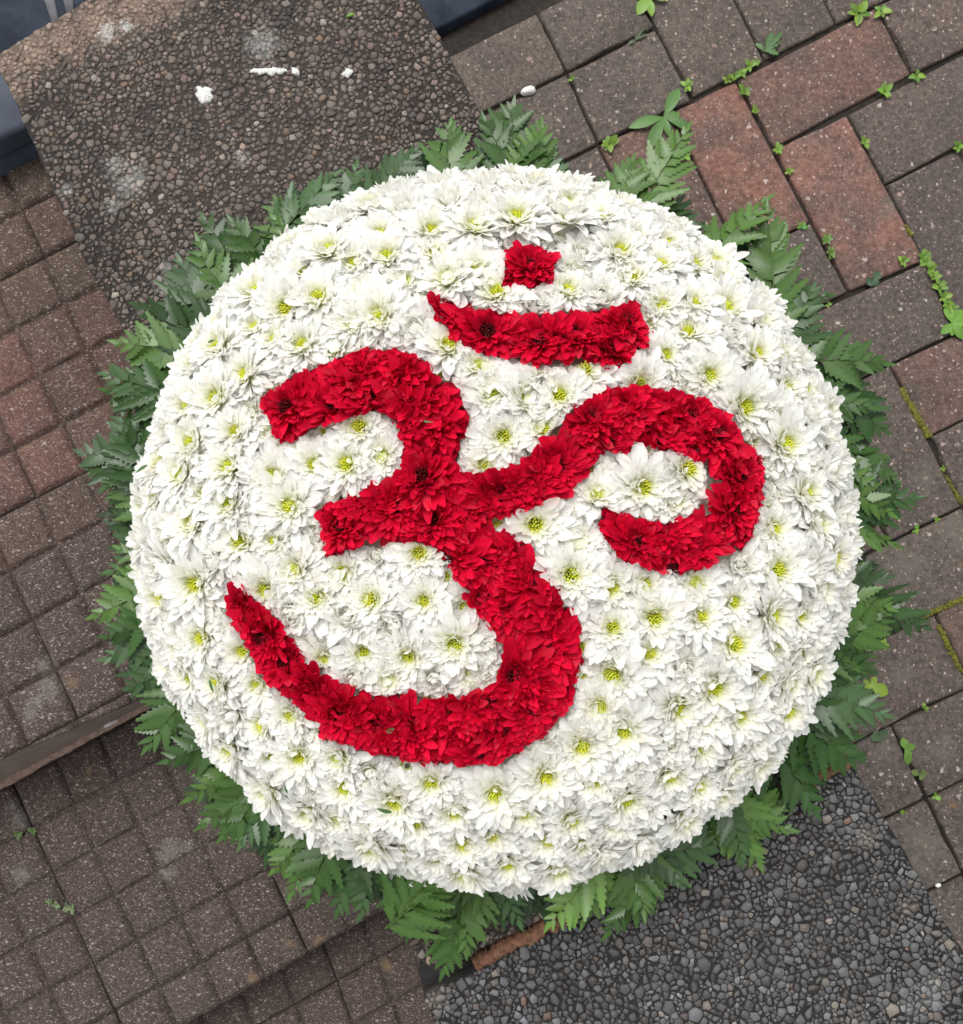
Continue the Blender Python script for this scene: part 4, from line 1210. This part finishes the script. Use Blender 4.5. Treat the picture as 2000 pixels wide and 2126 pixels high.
def bloom(P, N, kind, size, openness, given):
    """petals of one chrysanthemum, world axes relative to P"""
    red = kind in 'rq'
    Np = int((122 if not red else 118) * rng.uniform(0.9, 1.1))
    X, Y, Z = frame(N + rng.normal(0, 0.13, 3))
    i = np.arange(Np); s = (i + 0.5) / Np                # 0 outer .. 1 inner
    th = i * 2.39996 + rng.normal(0, 0.14, Np) + rng.uniform(0, 6.28)
    L = size * (0.50 - 0.345 * s ** 0.85) * rng.normal(1, 0.075, Np)
    W = size * (0.081 - 0.044 * s) * rng.normal(1, 0.10, Np) * (1.0 if not red else 0.90)
    el0 = np.radians(9 + (50 if openness > 0.5 else 66) * s ** 0.9) + rng.normal(0, 0.12, Np)
    if red: el0 = np.radians(10 + 48 * s ** 0.95) + rng.normal(0, 0.10, Np)
    curl = (np.radians(-12) + np.radians(18) * s + rng.normal(0, 0.20, Np)) if not red else (np.radians(2) + rng.normal(0, 0.16, Np))
    if openness < 0.35: curl = curl + np.radians(45) * s
    r0 = size * (0.075 + 0.055 * openness) * (1 - 0.35 * s)
    z0 = size * (0.05 + 0.09 * s)
    cup = 0.55 * rng.normal(1, 0.25, Np)
    # centreline
    t = TP[None, :]
    el = el0[:, None] + curl[:, None] * t * 1.6
    dr = np.cos(el); dz = np.sin(el)
    seg = 1.0 / 6
    rr = np.concatenate([np.zeros((Np, 1)), np.cumsum(0.5 * (dr[:, 1:] + dr[:, :-1]) * seg, 1)], 1) * L[:, None] + r0[:, None]
    zz = np.concatenate([np.zeros((Np, 1)), np.cumsum(0.5 * (dz[:, 1:] + dz[:, :-1]) * seg, 1)], 1) * L[:, None] + z0[:, None]
    er = np.stack([np.cos(th), np.sin(th)], 1)
    et = np.stack([-np.sin(th), np.cos(th)], 1)
    lat = rng.normal(0, 0.10, Np)[:, None] * L[:, None] * t ** 2
    prof = (PROF_R if red else PROF_W)[None, :]
    w = W[:, None] * prof
    tw = rng.normal(0, 0.28, Np)[:, None] * t
    loc = np.zeros((Np, 7, 4, 3))
    for q, ac in enumerate(ACR):
        off = w * ac
        up = cup[:, None] * w * (ac * ac) * 0.9 + off * np.sin(tw)
        offc = off * np.cos(tw) + lat
        rad = rr - up * np.sin(el); ver = zz + up * np.cos(el)
        loc[:, :, q, 0] = rad * er[:, None, 0] + offc * et[:, None, 0]
        loc[:, :, q, 1] = rad * er[:, None, 1] + offc * et[:, None, 1]
        loc[:, :, q, 2] = ver
    wp = loc @ np.stack([X, Y, Z], 0)                    # world axes, relative to P
    # let the outer petals hug the dome
    # florist's trim: petals stop at the outline of the symbol
    cen = (wp[:, :, 1] + wp[:, :, 2]) / 2 + P
    pxy = proj(cen.reshape(-1, 3))
    near = np.abs(om_dist(proj(P)[None])[0]) < 130
    keep = np.ones(Np, bool)
    if red or near:
        d = om_dist(pxy).reshape(Np, 7)
        if not red: d = -d
        lim = (0 + rng.normal(0, 4.5, Np)) if red else (4 + rng.normal(0, 3.0, Np))
        bad = d < lim[:, None]
        if not red: bad[:, 0] |= False
        first = np.where(bad.any(1), bad.argmax(1), 7)
        frac = np.ones(Np)
        for m in range(Np):
            kq = first[m]
            if kq >= 7: continue
            if kq < 2: keep[m] = False; continue
            d0, d1 = d[m, kq - 1], d[m, kq]
            frac[m] = (TP[kq - 1] + (d0 - lim[m]) / max(d0 - d1, 1e-6) / 6)
        # shorten along the petal
        for m in np.where((frac < 0.999) & keep)[0]:
            src = wp[m].copy()
            for q in range(7):
                u = TP[q] * frac[m] * 6; a = min(int(u), 5); fr = u - a
                wp[m, q] = src[a] * (1 - fr) + src[a + 1] * fr
            if frac[m] < 0.8 and rng.random() < 0.8:      # cut straight, not tapering
                mid = (wp[m, 6, 1] + wp[m, 6, 2]) / 2
                wid = (wp[m, 5, 3] - wp[m, 5, 0]) * 0.30
                for q, ac in enumerate(ACR): wp[m, 6, q] = mid + wid * ac
    # pigment
    t3 = np.broadcast_to(TP[None, :, None], (Np, 7, 4)); s3 = np.broadcast_to(s[:, None, None], (Np, 7, 4))
    col = np.zeros((Np, 7, 4, 3))
    if not red:
        tone = rng.normal(1, 0.012, Np)[:, None, None, None]
        white = np.array((0.935, 0.934, 0.918)); cream = np.array((0.925, 0.915, 0.80)); yg = np.array((0.70, 0.74, 0.20))
        g = np.clip(0.95 - t3 * (1.25 + 0.7 * (1 - s3)), 0, 1) ** 1.2 * (0.25 + 0.75 * s3)
        g = g * (1.0 if openness > 0.3 else 0.55)
        cm = (s3 ** 1.4 * 0.55)
        col = white * (1 - cm[..., None]) + cream * cm[..., None]
        col = (col * (1 - g[..., None]) + yg * g[..., None]) * tone
        wl = (rng.random(Np) < 0.03)[:, None, None, None] * (t3[..., None] ** 2) * 0.35
        col = col * (1 - wl) + np.array((0.72, 0.58, 0.40)) * wl
    else:
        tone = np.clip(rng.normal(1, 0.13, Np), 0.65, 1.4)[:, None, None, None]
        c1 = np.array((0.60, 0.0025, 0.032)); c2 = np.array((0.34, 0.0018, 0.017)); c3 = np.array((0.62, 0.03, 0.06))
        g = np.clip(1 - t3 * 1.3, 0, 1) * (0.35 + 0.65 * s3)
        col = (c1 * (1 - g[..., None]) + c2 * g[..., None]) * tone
        e = (rng.random(Np) < 0.06)[:, None, None, None] * 0.5
        col = col * (1 - e) + c3 * e
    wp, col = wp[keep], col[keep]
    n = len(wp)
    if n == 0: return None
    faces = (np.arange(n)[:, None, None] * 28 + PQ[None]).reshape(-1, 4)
    return wp.reshape(-1, 3), faces, col.reshape(-1, 3), (X, Y, Z)

def center_mesh(red, size, fr):
    """tight button of young florets"""
    X, Y, Z = fr
    parts = []
    n = 26
    for i in range(n):
        r = size * 0.098 * math.sqrt((i + 0.4) / n); th = i * 2.39996
        h = size * (0.125 + 0.03 * (1 - (i / n)))
        c = np.array([r * math.cos(th), r * math.sin(th), h])
        lean = np.array([math.cos(th), math.sin(th), 0]) * 0.35 * (i / n)
        rad = size * 0.0155 * rng.uniform(0.8, 1.2)
        ln = size * 0.05 * rng.uniform(0.7, 1.3)
        ang = np.arange(5) * 2 * math.pi / 5
        v = []
        for k, (hh, rr) in enumerate(((-0.9, 0.9), (0.3, 1.05), (0.85, 0.6))):
            for a in ang: v.append(c + np.array([rad * rr * math.cos(a), rad * rr * math.sin(a), ln * hh]) + lean * ln * hh)
        v.append(c + np.array([0, 0, ln]) + lean * ln)
        f = [[k * 5 + q, k * 5 + (q + 1) % 5, (k + 1) * 5 + (q + 1) % 5, (k + 1) * 5 + q] for k in range(2) for q in range(5)]
        f += [[10 + q, 10 + (q + 1) % 5, 15, 15] for q in range(5)]
        if red: cc = np.array((0.10, 0.004, 0.006)) * rng.uniform(0.5, 1.4)
        else:
            m = rng.random() * 0.5 + 0.5 * (i / n)
            cc = np.array((0.52, 0.60, 0.04)) * (1 - m) + np.array((0.85, 0.80, 0.11)) * m
        parts.append((np.array(v), np.array(f), cc))
    v, f, c = merge(parts)
    # dome under the florets
    fl = [list(dict.fromkeys(q)) for q in f.tolist()]
    return v @ np.stack([X, Y, Z], 0), fl, c

ro = np.array([DR_C[0], DR_C[1], 0.0])
nw = nr = 0
order = sorted((i for i, b in enumerate(blooms) if b[2] in 'ws'), key=lambda i: (blooms[i][2] == 's') * 0.5 - blooms[i][1][2] - 2.0 * blooms[i][3])
joined = set(order[300:])
JV, JF, JC, jb = [], [], [], 0
for bi, (P, N, kind, given) in enumerate(blooms):
    red = kind in 'rq'
    if kind == 'q': size = rng.uniform(0.032, 0.040); opn = 0.5; lift = 0.001
    elif kind == 's': size = rng.uniform(0.032, 0.040); opn = 0.6; lift = -0.004
    elif red:
        size = rng.uniform(0.046, 0.056); opn = rng.uniform(0.5, 0.9)
        lift = 0.0015
    else:
        size = rng.uniform(0.042, 0.053) if given else rng.uniform(0.037, 0.048)
        opn = rng.uniform(0.55, 1.0) if given else rng.choice([rng.uniform(0.0, 0.3), rng.uniform(0.45, 0.9), rng.uniform(0.55, 1.0)])
        lift = rng.uniform(-0.001, 0.0025) if given else rng.uniform(-0.003, 0.001)
    N = N + np.array([0, 0, 0.55]) * (1 - N[2]); N = N / np.linalg.norm(N)
    B = P + N * lift
    res = bloom(B, N, kind, size, opn, given)
    if res is None: continue
    v, f, c, fr = res
    if bi in joined:
        JV.append(v + B - ro); JF.append(f + jb); JC.append(c); jb += len(v); continue
    nm = 'red_chrysanthemum' if red else 'white_chrysanthemum'
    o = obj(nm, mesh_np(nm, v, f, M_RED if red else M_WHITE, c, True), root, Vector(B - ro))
    if red: nr += 1
    else: nw += 1
    v, f, c = center_mesh(red, size, fr)
    q = proj(B + fr[2] * size * 0.15)[None]
    dd = om_dist(q)[0]
    if (red and dd > 6) or (not red and dd < -8):
        obj('flower_center', mesh_np('flower_center', v, f, M_CENTER, c, True), o)
tag(obj('chrysanthemum_skirt', mesh_np('chrysanthemum_skirt', np.concatenate(JV), np.concatenate(JF), M_WHITE, np.concatenate(JC), True), root), kind='stuff')
print('joined', len(joined), 'blooms white', nw, 'red', nr)

# ---- fern fronds
FR = [(998,205,978,370),(935,232,985,385),(878,240,884,350),(1050,240,1032,370),(1080,280,1062,385),(1335,250,1235,430),(1228,310,1200,420),(1362,440,1235,405),(1490,385,1372,490),(1487,403,1502,600),
 (1610,575,1492,600),(1578,560,1520,680),(1562,648,1530,700),(1722,708,1570,705),(1718,835,1600,740),(1690,790,1590,770),(1737,930,1605,850),(1778,968,1620,985),(1745,1062,1615,1000),(1730,1000,1610,940),(1722,1120,1640,1130),(1728,1180,1640,1150),
 (1800,1218,1690,1165),(1728,1190,1600,1255),(1692,1305,1590,1270),(1722,1392,1560,1360),(1672,1474,1550,1390),(1650,1340,1570,1300),(1583,1580,1505,1470),(1478,1678,1425,1560),(1536,1615,1420,1590),(1524,1560,1410,1610),(1440,1672,1415,1570),
 (1400,1638,1235,1668),(1175,1815,1265,1680),(1065,1795,1160,1680),(1130,1790,1160,1660),(1252,1772,1235,1660),(1330,1712,1270,1640),(1010,1792,970,1690),(960,1790,930,1690),(925,1812,905,1690),(857,1888,890,1710),(905,1850,905,1720),
 (868,1672,795,1728),(872,1716,790,1752),(830,1820,830,1690),(795,1812,805,1680),(765,1795,790,1680),(700,1778,740,1660),(655,1768,690,1640),(605,1752,660,1630),(562,1738,610,1610),(530,1690,600,1600),(540,1620,560,1560),
 (468,1640,530,1550),(430,1625,500,1540),(388,1602,490,1520),(365,1552,470,1490),(322,1478,440,1440),(285,1452,370,1345),(290,1400,360,1330),(248,1335,350,1290),(205,1282,350,1230),(205,1238,310,1225),(180,1197,310,1140),(210,1112,310,1090),
 (232,1062,290,1085),(225,965,285,1050),(155,880,280,925),(168,908,280,940),(205,925,275,965),(222,835,275,910),(228,790,285,885),(205,725,340,760),(205,757,340,778),(225,665,360,690),(265,590,400,640),(350,505,405,645),(392,425,445,545),(388,462,450,560),
 (450,428,510,500),(540,390,600,460),(535,420,590,470),(652,338,555,440),(692,322,670,390),(742,330,770,380),(808,292,735,375),(832,318,860,365)]
def lance(t):
    return (min(1.0, t / 0.22) ** 0.7) * (1 - max(0, (t - 0.22)) / 0.78) ** 0.72 + 0.02

def pinna_geo(B, D, N, L, W, col):
    nseg = 14
    D = D / np.linalg.norm(D); N = N - D * (N @ D); N /= np.linalg.norm(N); S = np.cross(N, D)
    v = []; c = []
    curl = rng.normal(0.10, 0.10); fold = rng.normal(0.10, 0.16); bend = rng.normal(0, 0.06)
    for i in range(nseg + 1):
        t = i / nseg
        w = W * lance(t)
        pk = (i % 2 == 1)
        tt = 1.0 if pk else 0.66
        fw = D * (L / nseg * (0.75 if pk else 0.0))
        cpt = B + D * (L * t) + N * (-curl * L * t * t) + S * (bend * L * t * t)
        if i == nseg: tt, fw = 0.1, 0 * D
        v += [cpt - S * w * tt + N * fold * w * tt + fw, cpt, cpt + S * w * tt + N * fold * w * tt + fw]
        e = col * (1.0 + 0.12 * t)
        c += [e, col * 1.35, e]
    f = []
    for i in range(nseg):
        a = 3 * i
        f += [(a, a + 1, a + 4, a + 3), (a + 1, a + 2, a + 5, a + 4)]
    return np.array(v), np.array(f), np.array(c)

def rim_r(P):
    return math.hypot(P[0] - DR_C[0], P[1] - DR_C[1])

frond_specs = []
for x1, y1, x0, y0 in FR:
    ztip = rng.uniform(0.016, 0.034)
    if (x1, y1) in ((868, 1672), (872, 1716)): ztip = 0.075
    T = vp(x1, y1, ztip); A = vp(x0, y0, 0.03)
    d = T - A; d[2] = 0; vis = np.linalg.norm(d); d /= vis
    Lf = max(vis * 1.25, 0.062)
    Rt = T - d * Lf; Rt[2] = rng.uniform(0.022, 0.030)
    if ztip > 0.05: Rt[2] = 0.05
    frond_specs.append((Rt, T, rng.uniform(0.85, 1.15), True))
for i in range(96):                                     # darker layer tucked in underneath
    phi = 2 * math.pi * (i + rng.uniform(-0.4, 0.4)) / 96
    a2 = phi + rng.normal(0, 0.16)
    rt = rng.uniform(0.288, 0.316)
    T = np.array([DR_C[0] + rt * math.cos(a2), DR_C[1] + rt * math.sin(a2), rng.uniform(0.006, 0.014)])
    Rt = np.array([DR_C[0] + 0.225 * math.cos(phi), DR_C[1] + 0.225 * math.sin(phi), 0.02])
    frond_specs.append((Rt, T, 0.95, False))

all_pinnae = []; frond_data = []
for fi, (Rt, T, ws, top) in enumerate(frond_specs):
    d = T - Rt; Lf = np.linalg.norm(d); d = d / Lf
    roll = rng.normal(0, 0.22)
    up = np.array([0, 0, 1.0]); S = np.cross(up, d); S /= np.linalg.norm(S)
    Nn = np.cross(d, S); Nn = Nn * math.cos(roll) + S * math.sin(roll); Nn /= np.linalg.norm(Nn); S = np.cross(Nn, d)
    g = rng.random()
    if top:
        col = np.array((0.018, 0.052, 0.010)) * (1 - g) + np.array((0.058, 0.118, 0.022)) * g
        if rng.random() < 0.25: col = np.array((0.030, 0.066, 0.021)) * rng.uniform(0.8, 1.2)
        if rng.random() < 0.08: col = np.array((0.080, 0.165, 0.024))
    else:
        col = np.array((0.010, 0.030, 0.007)) * rng.uniform(0.7, 1.6)  # green painted darker, standing for shade in the gaps between fronds
    arch = rng.uniform(0.0, 0.06) * Lf; sway = rng.normal(0, 0.05) * Lf
    npair = int(round(Lf / 0.0092))
    def path(u): return Rt + d * (Lf * u) + Nn * (arch * 4 * u * (1 - u)) + S * (sway * 4 * u * (1 - u))
    pin = []
    for q in range(npair):
        u = 0.04 + 0.94 * (q / npair)
        for sd_ in (-1, 1):
            uu = u + (0.45 / npair if sd_ > 0 else 0)
            if uu > 0.985: continue
            Lp = min(0.036, 0.60 * Lf * (1 - uu) ** 0.85 + 0.0035) * ws * rng.uniform(0.88, 1.12)
            ang = math.radians(54 - 24 * uu) + rng.normal(0, 0.06)
            D = d * math.cos(ang) + S * sd_ * math.sin(ang) + Nn * rng.normal(0.0, 0.10)
            N2 = Nn + S * rng.normal(0, 0.22) + d * rng.normal(-0.12, 0.20)
            Wp = max(min(Lp * 0.27, 0.0068), 0.0021)
            pin.append(pinna_geo(path(uu), D, N2, Lp, Wp, col * rng.uniform(0.88, 1.12)))
    pin.append(pinna_geo(path(0.95), d, Nn, Lf * 0.10 + 0.004, 0.0028, col * 1.1))
    # rachis
    rv, rf = [], []
    for i in range(9):
        p = path(i / 8); rr = 0.0011 * (1 - 0.8 * i / 8)
        for k_ in range(5):
            a = k_ * 2 * math.pi / 5
            rv.append(p + S * rr * math.cos(a) + Nn * rr * math.sin(a))
    for i in range(8):
        for k_ in range(5): rf.append((i * 5 + k_, i * 5 + (k_ + 1) % 5, (i + 1) * 5 + (k_ + 1) % 5, (i + 1) * 5 + k_))
    frond_data.append([Rt, (np.array(rv), np.array(rf), np.tile(col * np.array((1.3, 1.1, 1.0)), (len(rv), 1))), pin, top])
    if top:
        for m, (v, f, c) in enumerate(pin):
            Q = proj(v[[0, 2, 3 * 7, 3 * 7 + 2, -2]]); mid = v[3 * 7 + 1]
            vis = rim_r(mid) > 0.279
            if vis: all_pinnae.append((np.ptp(Q[:, 0]) * np.ptp(Q[:, 1]), fi, m))
all_pinnae.sort(reverse=True)
single = {(fi, m) for _, fi, m in all_pinnae[:300]}
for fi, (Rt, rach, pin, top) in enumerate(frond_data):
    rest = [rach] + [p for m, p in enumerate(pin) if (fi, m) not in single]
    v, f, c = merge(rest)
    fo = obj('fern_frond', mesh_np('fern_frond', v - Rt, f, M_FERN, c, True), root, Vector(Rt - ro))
    for m, (v, f, c) in enumerate(pin):
        if (fi, m) in single:
            b = v[1].copy()
            obj('leaflet', mesh_np('leaflet', v - b, f, M_FERN, c, True), fo, Vector(b - Rt))

# ---- stray sepals and buds among the petals
for x, y, dx, dy, w in ((772,1545,-30,-6,5), (441,1303,6,26,4), (580,1495,3,16,4), (525,1552,24,78,9), (762,1402,14,-8,5), (438,688,14,-5,4), (822,828,26,4,2.2), (330,912,-24,14,5)):
    p, n = on_dome(x * V, y * V)
    B = p + n * 0.017
    D = vp(x + dx, y + dy, B[2]) - vp(x, y, B[2]); L = np.linalg.norm(D)
    if w > 8: B = vp(x, y, 0.07); 
    v, f = leaf_strip(np.zeros(3), D / L + np.array([0, 0, -0.2 if w > 8 else 0.1]), n, L, w / 1926 * 0.62, 8, 0.4, 0.1)
    obj('sepal', mesh_np('sepal', v, f, M_FERN, np.tile((0.055, 0.115, 0.035), (len(v), 1)), True), root, Vector(B - ro))
